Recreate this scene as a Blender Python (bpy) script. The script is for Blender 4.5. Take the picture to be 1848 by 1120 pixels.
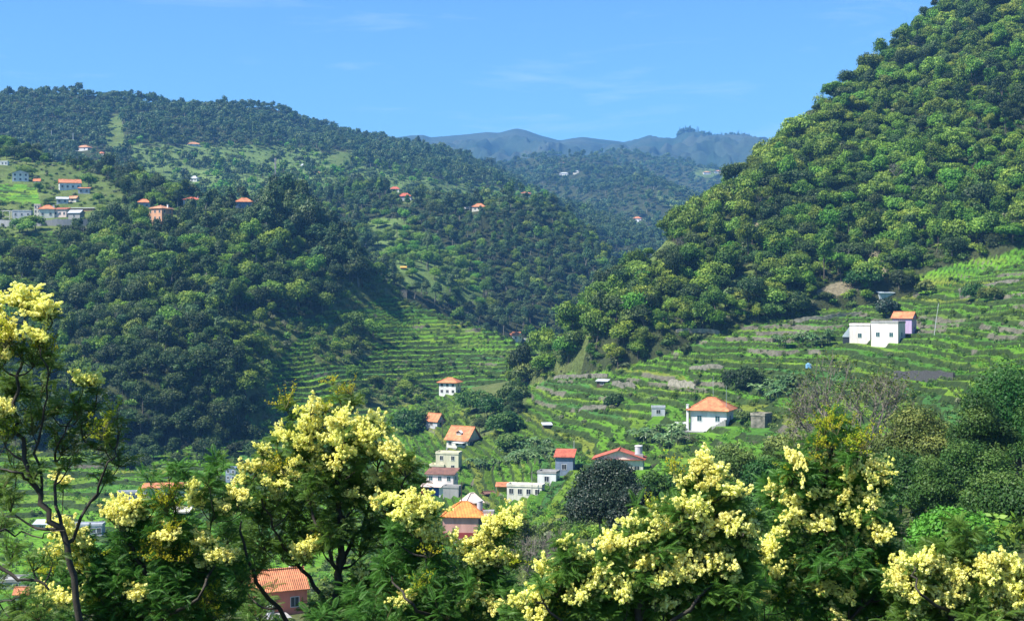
import bpy, bmesh, math, random
import numpy as np
from math import radians as R, sin, cos, pi
random.seed(7)
rng = np.random.default_rng(11)
# ---------------------------------------------------------------- camera, sky, sun
F, CX, H0 = 2540.0, 924.0, 520.0          # photo pixels: focal length, centre column, eye level row
scn = bpy.context.scene
for o in list(bpy.data.objects): bpy.data.objects.remove(o)
cam = bpy.data.cameras.new('camera'); camo = bpy.data.objects.new('camera', cam)
scn.collection.objects.link(camo); scn.camera = camo
cam.sensor_width = 36; cam.lens = F/1848*36; cam.clip_start = .1; cam.clip_end = 60000
camo.location = (0, 0, 0); camo.rotation_euler = (pi/2, 0, 0); cam.shift_y = -(560-H0)/1848
SUN_EL, SUN_AZ = 52, -112                  # azimuth clockwise from +Y: sun stands to the left, a little behind
wd = bpy.data.worlds.new('World'); scn.world = wd; wd.use_nodes = True
nt = wd.node_tree; nt.nodes.clear(); N = nt.nodes.new; L = nt.links.new
sky = N('ShaderNodeTexSky'); sky.sky_type = 'NISHITA'; sky.sun_disc = False
sky.sun_elevation = R(SUN_EL); sky.sun_rotation = R(SUN_AZ); sky.altitude = 300
sky.air_density = 1.0; sky.dust_density = 0.7; sky.ozone_density = 3.2
tc = N('ShaderNodeTexCoord'); mp = N('ShaderNodeMapping'); mp.inputs['Scale'].default_value = (2.2, 2.2, 16)
nz = N('ShaderNodeTexNoise'); nz.inputs['Scale'].default_value = 3.1; nz.inputs['Detail'].default_value = 9; nz.inputs['Roughness'].default_value = .62; nz.inputs['Distortion'].default_value = .4
cr = N('ShaderNodeValToRGB'); cr.color_ramp.elements[0].position = .55; cr.color_ramp.elements[1].position = .9
cr.color_ramp.elements[1].color = (.28, .28, .28, 1)
mx = N('ShaderNodeMixRGB'); mx.inputs[2].default_value = (9, 9.6, 10.4, 1)
bg = N('ShaderNodeBackground'); bg.inputs[1].default_value = .068; wo = N('ShaderNodeOutputWorld')
L(tc.outputs['Generated'], mp.inputs[0]); L(mp.outputs[0], nz.inputs[0]); L(nz.outputs[0], cr.inputs[0])
tn = N('ShaderNodeMixRGB'); tn.blend_type = 'MULTIPLY'; tn.inputs[0].default_value = 1; tn.inputs[2].default_value = (.64, 1.0, 1.34, 1)
L(cr.outputs[0], mx.inputs[0]); L(sky.outputs[0], tn.inputs[1]); L(tn.outputs[0], mx.inputs[1]); L(mx.outputs[0], bg.inputs[0]); L(bg.outputs[0], wo.inputs[0])
sl = bpy.data.lights.new('sun', 'SUN'); sl.energy = 5.0; sl.angle = R(.5); sl.color = (1, .955, .88)
so = bpy.data.objects.new('sun', sl); scn.collection.objects.link(so)
sd = np.array([sin(R(SUN_AZ))*cos(R(SUN_EL)), cos(R(SUN_AZ))*cos(R(SUN_EL)), sin(R(SUN_EL))])
import mathutils
so.rotation_euler = mathutils.Vector(sd).to_track_quat('Z', 'Y').to_euler(); so.location = (0, 0, 400)
vs = scn.view_settings; vs.view_transform = 'Standard'; vs.look = 'None'; vs.gamma = 1; vs.exposure = 1.14
# ---------------------------------------------------------------- helpers
COL = scn.collection
def tag(o, label=None, cat=None, group=None, kind=None):
    for k, v in (('label', label), ('category', cat), ('group', group), ('kind', kind)):
        if v: o[k] = v
    return o
def W(px, py, d): return np.array([(px-CX)/F*d, d, (H0-py)/F*d])
class MB:
    """collects vertices and faces for ONE mesh"""
    def __init__(s): s.V = []; s.Fs = []; s.n = 0; s.rn = []; s.tp = []
    def add(s, V, Fc, mat=0, rnd=None, tip=None):
        V = np.asarray(V, float).reshape(-1, 3); Fc = np.asarray(Fc, int)
        s.V.append(V); s.Fs.append((Fc+s.n, mat)); s.n += len(V)
        s.rn.append(np.full(len(V), .5) if rnd is None else np.asarray(rnd, float))
        s.tp.append(np.zeros(len(V)) if tip is None else np.asarray(tip, float))
    def quads(s, c, n, sz, asp=.6, mat=0, rnd=None, tip=None, g=rng):
        n = n/np.linalg.norm(n, axis=1, keepdims=True).clip(1e-6)
        r = g.normal(size=c.shape); t = np.cross(n, r); t /= np.linalg.norm(t, axis=1, keepdims=True).clip(1e-6)
        b = np.cross(n, t); sz = np.broadcast_to(sz, (len(c),))[:, None]
        V = np.stack([c-t*sz, c+b*sz*asp, c+t*sz, c-b*sz*asp], 1).reshape(-1, 3)
        k = np.arange(len(c))*4; Fq = np.stack([k, k+1, k+2, k+3], 1)
        rn = g.random(len(c)) if rnd is None else rnd
        s.add(V, Fq, mat, np.repeat(rn, 4), None if tip is None else np.repeat(tip, 4))
    def tube(s, P, Rr, k=5, mat=0):
        P = np.asarray(P, float); m = len(P); Rr = np.broadcast_to(Rr, (m,))
        T = np.gradient(P, axis=0); T /= np.linalg.norm(T, axis=1, keepdims=True).clip(1e-6)
        ref = np.array([0.13, .31, .94]) if abs(T[0][2]) < .9 else np.array([1., .1, 0])
        A = np.cross(T, ref); A /= np.linalg.norm(A, axis=1, keepdims=True).clip(1e-6); B = np.cross(T, A)
        a = np.arange(k)*2*pi/k
        V = P[:, None]+Rr[:, None, None]*(A[:, None]*np.cos(a)[None, :, None]+B[:, None]*np.sin(a)[None, :, None])
        i = np.arange(m-1)[:, None]*k; j = np.arange(k)[None]; j2 = (j+1) % k
        s.add(V.reshape(-1, 3), np.stack([i+j, i+j2, i+k+j2, i+k+j], -1).reshape(-1, 4), mat)
    def segs(s, P0, P1, R0, R1, k=3, mat=0):
        P0 = np.asarray(P0); P1 = np.asarray(P1); T = P1-P0; T /= np.linalg.norm(T, axis=1, keepdims=True).clip(1e-6)
        A = np.cross(T, np.array([.3, .5, .81])); A /= np.linalg.norm(A, axis=1, keepdims=True).clip(1e-6); B = np.cross(T, A)
        a = np.arange(k)*2*pi/k; c = np.cos(a)[None, :, None]; q = np.sin(a)[None, :, None]
        V0 = P0[:, None]+np.asarray(R0).reshape(-1, 1, 1)*(A[:, None]*c+B[:, None]*q)
        V1 = P1[:, None]+np.asarray(R1).reshape(-1, 1, 1)*(A[:, None]*c+B[:, None]*q)
        V = np.concatenate([V0, V1], 1).reshape(-1, 3); i = np.arange(len(P0))[:, None]*2*k; j = np.arange(k)[None]; j2 = (j+1) % k
        s.add(V, np.stack([i+j, i+j2, i+k+j2, i+k+j], -1).reshape(-1, 4), mat)
    def box(s, x0, x1, y0, y1, z0, z1, mat=0):
        V = [(x, y, z) for z in (z0, z1) for x, y in ((x0, y0), (x1, y0), (x1, y1), (x0, y1))]
        s.add(V, [(3, 2, 1, 0), (4, 5, 6, 7), (0, 1, 5, 4), (1, 2, 6, 5), (2, 3, 7, 6), (3, 0, 4, 7)], mat)
    def cyl(s, x, y, z0, z1, r0, r1=None, k=14, mat=0):
        r1 = r0 if r1 is None else r1; a = np.arange(k)*2*pi/k
        V = np.concatenate([np.stack([x+r*np.cos(a), y+r*np.sin(a), np.full(k, z)], 1) for r, z in ((r0, z0), (r1, z1))])
        j = np.arange(k); s.add(V, np.stack([j, (j+1) % k, (j+1) % k+k, j+k], 1), mat)
        c = len(V); s.add(np.vstack([V[k:], [[x, y, z1]]]), [(i, (i+1) % k, k) for i in range(k)], mat)
    def mesh(s, name, mats, smooth=False):
        V = np.concatenate(s.V); me = bpy.data.meshes.new(name)
        me.vertices.add(len(V)); me.vertices.foreach_set('co', V.astype(np.float32).ravel())
        lv = np.concatenate([f.ravel() for f, _ in s.Fs]); lt = np.concatenate([np.full(len(f), f.shape[1]) for f, _ in s.Fs])
        mi = np.concatenate([np.full(len(f), m) for f, m in s.Fs])
        me.loops.add(len(lv)); me.loops.foreach_set('vertex_index', lv.astype(np.int32))
        me.polygons.add(len(lt)); me.polygons.foreach_set('loop_start', (np.cumsum(lt)-lt).astype(np.int32))
        me.polygons.foreach_set('material_index', mi.astype(np.int32))
        me.polygons.foreach_set('use_smooth', np.full(len(lt), smooth))
        me.update(calc_edges=True)
        for nm, arr in (('rnd', s.rn), ('tip', s.tp)):
            a = me.attributes.new(nm, 'FLOAT', 'POINT'); a.data.foreach_set('value', np.concatenate(arr).astype(np.float32))
        for m in mats: me.materials.append(m)
        return me
    def build(s, name, mats, parent=None, smooth=False, link=True):
        if not isinstance(mats, (list, tuple)): mats = [mats]
        o = bpy.data.objects.new(name, s.mesh(name, mats, smooth))
        if link: COL.objects.link(o)
        if parent: o.parent = parent
        return o
def empty(name, loc, rz=0):
    o = bpy.data.objects.new(name, None); COL.objects.link(o); o.location = tuple(loc); o.rotation_euler = (0, 0, rz); o.empty_display_size = .5
    return o
# noise
_H = rng.random((256, 256))
def vnoise(x, y):
    xi = np.floor(x).astype(int); yi = np.floor(y).astype(int); fx = x-xi; fy = y-yi
    fx = fx*fx*(3-2*fx); fy = fy*fy*(3-2*fy); a = _H[xi % 256, yi % 256]; b = _H[(xi+1) % 256, yi % 256]
    c = _H[xi % 256, (yi+1) % 256]; d = _H[(xi+1) % 256, (yi+1) % 256]
    return (a*(1-fx)+b*fx)*(1-fy)+(c*(1-fx)+d*fx)*fy
def fbm(x, y, o=4):
    s = 0; a = .5; t = 0
    for i in range(o): s = s+a*vnoise(x*2**i+17.3*i, y*2**i+5.1*i); t += a; a *= .5
    return s/t*2-1
def hsh(a, b): return _H[(a*73+b*31+7).astype(int) % 256, (a*17-b*57+3).astype(int) % 256]
def inpoly(px, py, poly):
    r = np.zeros(np.shape(px), bool); n = len(poly)
    for i in range(n):
        x0, y0 = poly[i]; x1, y1 = poly[(i+1) % n]
        if y0 == y1: continue
        r ^= ((y0 > py) != (y1 > py)) & (px < (x1-x0)*(py-y0)/(y1-y0)+x0)
    return r
# ---------------------------------------------------------------- materials
def mat(name): m = bpy.data.materials.new(name); m.use_nodes = True; m.node_tree.nodes.clear(); return m, m.node_tree
def nn(t, kind, **kw):
    n = t.nodes.new(kind)
    for k, v in kw.items():
        if k in n.inputs: n.inputs[k].default_value = v
        else: setattr(n, k, v)
    return n
def leafmat(name, dark, light, tipc=None, transl=.25, var=.35, rough=.55, spec=.25, hue=(.476, .524)):
    m, t = mat(name); k = t.links.new
    a = nn(t, 'ShaderNodeAttribute', attribute_name='rnd'); oi = nn(t, 'ShaderNodeObjectInfo')
    mx = nn(t, 'ShaderNodeMixRGB'); mx.inputs[1].default_value = (*dark, 1); mx.inputs[2].default_value = (*light, 1)
    k(a.outputs['Fac'], mx.inputs[0]); out = mx.outputs[0]
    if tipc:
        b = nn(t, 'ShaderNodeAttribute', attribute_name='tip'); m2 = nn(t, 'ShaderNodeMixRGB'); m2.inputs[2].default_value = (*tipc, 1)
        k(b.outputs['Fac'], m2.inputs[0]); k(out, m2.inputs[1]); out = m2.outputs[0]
    hs = nn(t, 'ShaderNodeHueSaturation'); mr = nn(t, 'ShaderNodeMapRange'); mr.inputs['To Min'].default_value = 1-var; mr.inputs['To Max'].default_value = 1+var
    mh = nn(t, 'ShaderNodeMapRange'); mh.inputs['To Min'].default_value = hue[0]; mh.inputs['To Max'].default_value = hue[1]
    ml = nn(t, 'ShaderNodeMath', operation='MULTIPLY'); ml.inputs[1].default_value = 7.31; fr = nn(t, 'ShaderNodeMath', operation='FRACT')
    k(oi.outputs['Random'], mr.inputs[0]); k(oi.outputs['Random'], ml.inputs[0]); k(ml.outputs[0], fr.inputs[0]); k(fr.outputs[0], mh.inputs[0])
    k(mr.outputs[0], hs.inputs['Value']); k(mh.outputs[0], hs.inputs['Hue']); k(out, hs.inputs['Color'])
    p = nn(t, 'ShaderNodeBsdfPrincipled', Roughness=rough); p.inputs['Specular IOR Level'].default_value = spec
    k(hs.outputs[0], p.inputs['Base Color'])
    o = nn(t, 'ShaderNodeOutputMaterial')
    if transl:
        tr = nn(t, 'ShaderNodeBsdfTranslucent'); ms = nn(t, 'ShaderNodeMixShader'); ms.inputs[0].default_value = transl
        k(hs.outputs[0], tr.inputs[0]); k(p.outputs[0], ms.inputs[1]); k(tr.outputs[0], ms.inputs[2]); k(ms.outputs[0], o.inputs[0])
    else: k(p.outputs[0], o.inputs[0])
    return m
def plain(name, c, rough=.8, spec=.3, noise=.15, scale=1.5, c2=None, bump=0, streak=False, metal=0):
    m, t = mat(name); k = t.links.new
    tc = nn(t, 'ShaderNodeTexCoord'); mp = nn(t, 'ShaderNodeMapping')
    if streak: mp.inputs['Scale'].default_value = (1, 1, .25)
    n = nn(t, 'ShaderNodeTexNoise', Scale=scale, Detail=6., Roughness=.65); k(tc.outputs['Object'], mp.inputs[0]); k(mp.outputs[0], n.inputs['Vector'])
    cr = nn(t, 'ShaderNodeValToRGB'); cr.color_ramp.elements[0].position = .3; cr.color_ramp.elements[1].position = .7
    c2 = c2 or [v*(1-noise*2) for v in c]; cr.color_ramp.elements[0].color = (*c2, 1); cr.color_ramp.elements[1].color = (*c, 1)
    p = nn(t, 'ShaderNodeBsdfPrincipled', Roughness=rough, Metallic=metal); p.inputs['Specular IOR Level'].default_value = spec
    k(n.outputs[0], cr.inputs[0]); k(cr.outputs[0], p.inputs['Base Color'])
    if bump: b = nn(t, 'ShaderNodeBump', Strength=.6, Distance=bump); k(n.outputs[0], b.inputs['Height']); k(b.outputs[0], p.inputs['Normal'])
    o = nn(t, 'ShaderNodeOutputMaterial'); k(p.outputs[0], o.inputs[0]); return m
def tilemat(name, c, c2, pitch=.28):
    m, t = mat(name); k = t.links.new; g = nn(t, 'ShaderNodeNewGeometry')
    cr = nn(t, 'ShaderNodeVectorMath', operation='CROSS_PRODUCT'); cr.inputs[1].default_value = (0, 0, 1); k(g.outputs['True Normal'], cr.inputs[0])
    no = nn(t, 'ShaderNodeVectorMath', operation='NORMALIZE'); k(cr.outputs[0], no.inputs[0])
    dt = nn(t, 'ShaderNodeVectorMath', operation='DOT_PRODUCT'); k(no.outputs[0], dt.inputs[0]); k(g.outputs['Position'], dt.inputs[1])
    mu = nn(t, 'ShaderNodeMath', operation='MULTIPLY'); mu.inputs[1].default_value = 2*pi/pitch; k(dt.outputs['Value'], mu.inputs[0])
    si = nn(t, 'ShaderNodeMath', operation='SINE'); k(mu.outputs[0], si.inputs[0])
    n = nn(t, 'ShaderNodeTexNoise', Scale=1.3, Detail=6.); k(g.outputs['Position'], n.inputs['Vector'])
    mr = nn(t, 'ShaderNodeMapRange'); mr.inputs['From Min'].default_value = -1; mr.inputs['From Max'].default_value = 1; mr.inputs['To Min'].default_value = .0; mr.inputs['To Max'].default_value = .35
    k(si.outputs[0], mr.inputs[0]); ad = nn(t, 'ShaderNodeMath', operation='ADD'); k(mr.outputs[0], ad.inputs[0]); k(n.outputs[0], ad.inputs[1])
    cp = nn(t, 'ShaderNodeValToRGB'); cp.color_ramp.elements[0].position = .35; cp.color_ramp.elements[1].position = .85
    cp.color_ramp.elements[0].color = (*c2, 1); cp.color_ramp.elements[1].color = (*c, 1); k(ad.outputs[0], cp.inputs[0])
    b = nn(t, 'ShaderNodeBump', Strength=.7, Distance=.06); k(si.outputs[0], b.inputs['Height'])
    p = nn(t, 'ShaderNodeBsdfPrincipled', Roughness=.8); n3 = nn(t, 'ShaderNodeTexNoise', Scale=.45, Detail=8., Roughness=.75); k(g.outputs['Position'], n3.inputs['Vector']); r3 = nn(t, 'ShaderNodeMapRange'); r3.inputs['From Min'].default_value = .35; r3.inputs['From Max'].default_value = .6; r3.inputs['To Min'].default_value = .5; r3.inputs['To Max'].default_value = 1.12
    k(n3.outputs[0], r3.inputs[0]); vs3 = nn(t, 'ShaderNodeVectorMath', operation='SCALE'); k(cp.outputs[0], vs3.inputs[0]); k(r3.outputs[0], vs3.inputs['Scale']); k(vs3.outputs[0], p.inputs['Base Color']); k(b.outputs[0], p.inputs['Normal'])
    o = nn(t, 'ShaderNodeOutputMaterial'); k(p.outputs[0], o.inputs[0]); return m
def groundmat():
    m, t = mat('ground'); k = t.links.new
    a = nn(t, 'ShaderNodeAttribute', attribute_name='Col'); g = nn(t, 'ShaderNodeNewGeometry')
    n = nn(t, 'ShaderNodeTexNoise', Scale=.9, Detail=8., Roughness=.7); n2 = nn(t, 'ShaderNodeTexNoise', Scale=.07, Detail=6., Roughness=.65)
    k(g.outputs['Position'], n.inputs['Vector']); k(g.outputs['Position'], n2.inputs['Vector'])
    r1 = nn(t, 'ShaderNodeMapRange'); r1.inputs['From Min'].default_value = .3; r1.inputs['From Max'].default_value = .7; r1.inputs['To Min'].default_value = .45; r1.inputs['To Max'].default_value = 1.5
    r2 = nn(t, 'ShaderNodeMapRange'); r2.inputs['From Min'].default_value = .3; r2.inputs['From Max'].default_value = .7; r2.inputs['To Min'].default_value = .7; r2.inputs['To Max'].default_value = 1.3
    k(n.outputs[0], r1.inputs[0]); k(n2.outputs[0], r2.inputs[0]); mu = nn(t, 'ShaderNodeMath', operation='MULTIPLY'); k(r1.outputs[0], mu.inputs[0]); k(r2.outputs[0], mu.inputs[1])
    v = nn(t, 'ShaderNodeVectorMath', operation='SCALE'); k(a.outputs['Color'], v.inputs[0]); k(mu.outputs[0], v.inputs['Scale'])
    p = nn(t, 'ShaderNodeBsdfPrincipled', Roughness=.95); p.inputs['Specular IOR Level'].default_value = .1; k(v.outputs[0], p.inputs['Base Color'])
    b = nn(t, 'ShaderNodeBump', Strength=1., Distance=.7); k(n.outputs[0], b.inputs['Height']); k(b.outputs[0], p.inputs['Normal'])
    o = nn(t, 'ShaderNodeOutputMaterial'); k(p.outputs[0], o.inputs[0]); return m
M = {}
M['ground'] = groundmat()
# ---------------------------------------------------------------- terrain as one height field over (column, distance)
BD = [3, 20, 60, 100, 150, 200, 250, 300, 350, 400, 450, 500, 600, 800, 1200, 3000, 12000]
BX = [-3000, 0, 250, 500, 650, 800, 1000, 1200, 1400, 1600, 1848, 2300, 5000]
BZ = [[-2.2, -7, -18, -29, -40, -51, -58.5, -64, -66, -64, -60.5, -56, -54, -50, -20, 20, 50],
      [-2.2, -7, -18, -29, -40, -51, -58.5, -64, -66, -64, -60.5, -56, -54, -50, -20, 20, 50],
      [-2.2, -7, -18, -28, -39, -49, -57, -62, -65, -63.5, -60.5, -55.5, -52, -50, -30, 20, 50],
      [-2.2, -7, -18, -28, -38, -46, -54, -59, -62, -61, -58, -52.5, -48, -45, -30, 20, 50],
      [-2.2, -7, -17.5, -28, -37, -45, -52, -57, -59, -58, -55, -51, -47, -45, -30, 20, 50],
      [-2.2, -7, -17, -27, -36, -43, -49, -55, -57, -54.5, -50, -47.5, -45, -42, -30, 20, 50],
      [-2.2, -6.5, -15, -21, -27, -35, -41, -46, -47.5, -45, -39, -33, -36, -38, -30, 20, 50],
      [-2.2, -6, -14, -21, -26.5, -32, -36.5, -39, -38, -34, -26, -15, -18, -30, -20, 20, 50],
      [-2.2, -6, -13, -19, -24, -28, -31, -32, -30.5, -25.5, -18.5, -8, -10, -25, -20, 20, 50],
      [-2.2, -6, -12.5, -17.5, -21, -24.5, -28, -28, -26, -22.5, -17.5, -7, 0, -10, -10, 20, 50],
      [-2.2, -6, -12, -16.5, -18.5, -20, -20, -17.5, -13, -6, 3, 13, 5, -10, -10, 20, 50],
      [-2.2, -6, -11, -15, -15, -13, -9, -2, 6, 14, 22, 28, 20, 0, 0, 20, 50],
      [-2.2, -6, -11, -15, -15, -13, -9, -2, 6, 14, 22, 28, 20, 0, 0, 20, 50]]
# each landform: rails of (column, row, distance) from foot to crest
LAY = {
 'D': [[(-900, 860, 470), (0, 858, 475), (200, 852, 478), (400, 842, 490), (480, 800, 500), (600, 775, 520), (800, 740, 570), (900, 715, 590), (980, 700, 600), (1080, 740, 590)],
       [(-900, 760, 520), (0, 750, 525), (150, 715, 510), (250, 680, 502), (400, 680, 506), (470, 705, 520), (520, 715, 545), (600, 705, 562), (800, 695, 605), (900, 680, 612), (980, 690, 604), (1080, 739, 593)],
       [(-900, 470, 640), (0, 455, 650), (150, 470, 640), (300, 520, 600), (400, 560, 590), (480, 590, 590), (600, 600, 620), (740, 610, 665), (850, 630, 655), (930, 650, 635), (1000, 690, 615), (1080, 735, 600)],
       [(-900, 395, 780), (0, 385, 765), (150, 392, 755), (300, 425, 700), (400, 420, 690), (480, 420, 680), (600, 455, 680), (680, 520, 680), (740, 555, 690), (850, 592, 672), (930, 618, 655), (1000, 660, 630), (1080, 730, 610)],
       [(-900, 240, 1000), (0, 268, 950), (100, 290, 930), (200, 312, 900), (300, 350, 850), (360, 372, 800), (450, 380, 760), (520, 384, 740), (600, 425, 715), (660, 482, 702), (700, 518, 700), (740, 549, 700), (800, 566, 692), (850, 585, 682), (930, 614, 662), (1000, 656, 640), (1080, 728, 620)]],
 'E': [[(840, 960, 540), (900, 720, 540), (960, 680, 520), (1000, 655, 512), (1060, 600, 500), (1100, 588, 490), (1200, 590, 480), (1300, 570, 488), (1400, 556, 496), (1500, 540, 505), (1600, 512, 508), (1700, 486, 505), (1848, 438, 500), (2300, 350, 490), (4000, 200, 480)],
       [(840, 955, 550), (900, 715, 550), (960, 668, 530), (1000, 632, 530), (1080, 560, 548), (1120, 528, 560), (1160, 488, 575), (1190, 448, 590), (1240, 408, 610), (1290, 372, 630), (1330, 330, 645), (1380, 288, 660), (1440, 240, 680), (1500, 188, 700), (1560, 138, 725), (1620, 80, 750), (1660, 42, 770), (1848, -110, 850), (2300, -400, 1000), (4000, -700, 1200)]],
 'C': [[(300, 560, 820), (700, 520, 820), (800, 570, 830), (900, 610, 850), (1000, 618, 870), (1100, 610, 900), (1300, 610, 900)],
       [(300, 430, 980), (650, 372, 1080), (700, 372, 1050), (760, 372, 1050), (850, 385, 1040), (950, 380, 1080), (1000, 392, 1090), (1040, 420, 1080), (1080, 450, 1070), (1120, 500, 1050), (1160, 550, 1000), (1300, 590, 950)],
       [(300, 420, 1050), (650, 352, 1180), (760, 360, 1150), (850, 372, 1120), (900, 355, 1180), (960, 352, 1200), (1000, 382, 1150), (1040, 412, 1120), (1080, 444, 1100), (1120, 494, 1080), (1160, 545, 1030), (1300, 588, 980)]],
 'B': [[(-900, 420, 1100), (600, 400, 1150), (900, 400, 1350), (1100, 440, 1500), (1250, 470, 1500)],
       [(-900, 280, 1400), (0, 270, 1450), (200, 280, 1400), (400, 290, 1450), (600, 310, 1450), (800, 330, 1600), (900, 345, 1700), (1000, 385, 1650), (1100, 410, 1700), (1250, 440, 1700)],
       [(-900, 180, 1700), (0, 166, 1700), (130, 160, 1720), (200, 176, 1750), (240, 176, 1780), (300, 184, 1800), (360, 184, 1800), (430, 186, 1850), (470, 196, 1900), (520, 216, 1950), (570, 236, 2000), (620, 240, 2000), (700, 250, 2050), (760, 258, 2100), (800, 272, 2100), (850, 285, 2150), (900, 300, 2150), (960, 335, 2150), (1000, 360, 2100), (1100, 400, 2000), (1250, 440, 1900)]],
 'G': [[(700, 420, 1900), (1000, 450, 2000), (1100, 430, 2000), (1200, 415, 2000), (1300, 420, 2000), (1700, 420, 2000)],
       [(700, 330, 2600), (950, 345, 2500), (1050, 348, 2450), (1130, 345, 2400), (1200, 350, 2300), (1235, 372, 2200), (1300, 400, 2150), (1700, 410, 2150)],
       [(700, 312, 3000), (900, 300, 2950), (1000, 296, 3000), (1060, 292, 3000), (1120, 300, 2950), (1170, 325, 2850), (1210, 348, 2600), (1240, 374, 2300), (1300, 402, 2200), (1700, 412, 2200)]],
 'K': [[(600, 380, 2800), (1000, 380, 3000), (1300, 380, 2900), (1800, 380, 2900)],
       [(600, 300, 3700), (900, 300, 3700), (1000, 292, 3600), (1100, 282, 3600), (1150, 284, 3500), (1220, 300, 3400), (1300, 312, 3400), (1380, 318, 3400), (1800, 318, 3400)]],
 'A': [[(-900, 330, 4000), (700, 330, 4000), (1000, 310, 4200), (1400, 310, 4200), (2600, 330, 4200)],
       [(-900, 240, 5600), (600, 262, 5600), (700, 250, 5600), (740, 244, 5600), (766, 243, 5600), (775, 248, 5600), (800, 246, 5600), (850, 241, 5600), (880, 237, 5600), (900, 238, 5600), (915, 234, 5600), (932, 230, 5600), (950, 234, 5600), (975, 243, 5600), (1010, 252, 5600), (1030, 248, 5600), (1052, 245, 5600), (1080, 249, 5600), (1110, 253, 5600), (1128, 256, 5600), (1150, 250, 5500), (1170, 243, 5500), (1190, 247, 5400), (1220, 248, 5300), (1240, 241, 5200), (1300, 246, 5200), (1360, 249, 5200), (1420, 252, 5200), (1700, 262, 5200), (2600, 290, 5200)]],
}
LN = ['base']+list(LAY)
PXG = np.concatenate([np.linspace(-1500, -80, 60), np.arange(-70, 1925, 2.), np.linspace(1935, 3400, 60)])
DG = np.concatenate([np.geomspace(2.5, 60, 26)[:-1], np.geomspace(60, 285, 90)[:-1], np.arange(285, 720, .8), np.arange(720, 1200, 3.), np.geomspace(1200, 9000, 240)])
PX, DD = np.meshgrid(PXG, DG, indexing='ij'); XX = (PX-CX)/F*DD
def rail(r, px, w=26):
    a = np.array(r, float); o = np.linspace(-w, w, 9); f = lambda c: np.mean([np.interp(px+q, a[:, 0], a[:, c]) for q in o], 0)
    return f(1), f(2)
def base_z():
    cols = np.stack([np.interp(DG, BD, z) for z in BZ]); out = np.empty((len(PXG), len(DG)))
    for j in range(len(DG)): out[:, j] = np.mean([np.interp(PXG+o_, BX, cols[:, j]) for o_ in np.linspace(-110, 110, 9)], 0)
    return out
def layer_z(rails, w=26):
    Y = []; D = []
    for r in rails: y, d = rail(r, PXG, w); Y.append(y); D.append(d)
    Z = [(H0-y)/F*d for y, d in zip(Y, D)]; out = np.empty_like(PX)
    for i in range(len(PXG)):
        dd = [D[j][i] for j in range(len(D))]; zz = [Z[j][i] for j in range(len(Z))]
        z = np.interp(DG, dd, zz); lo = DG < dd[0]; z[lo] = zz[0]-1.1*(dd[0]-DG[lo]); hi = DG > dd[-1]
        q = DG[hi]-dd[-1]; z[hi] = zz[-1]-q*.5*np.clip(q/60, .1, 1); out[i] = z
    return out
n_big = fbm(XX/55, DD/55); n_med = fbm(XX/18+9, DD/18, 3); n_far = fbm(XX/330+4, DD/330, 5); n_rid = 1-np.abs(fbm(XX/190+2, DD/260+7, 4))*2.2
Zs = [base_z()]
Zs[0] += n_med*np.clip(DD/400, .05, 1)*.9
for kk in LAY:
    z = layer_z(LAY[kk], 5 if kk == 'A' else 26)
    if kk == 'D': z += n_big*5*np.clip((DD-470)/60, 0, 1)*np.clip((700-PX)/250, .15, 1)
    if kk == 'E': z += (n_big*5+n_med*1.5)*np.clip((z+10)/20, 0, 1)
    if kk == 'C': z += n_big*7+n_rid*6-4
    if kk == 'B': z += n_far*16+n_rid*12-8
    if kk in 'GK': z += (n_rid-.4)*28+n_far*14
    if kk == 'A': z += (n_rid-.5)*105*np.clip((5400-DD)/700, .0, 1)+n_far*6
    Zs.append(z)
Zs = np.stack(Zs); LAYI = Zs.argmax(0); ZB = Zs.max(0); del Zs
PY = H0-ZB/DD*F
lay = lambda n: LN.index(n)
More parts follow.
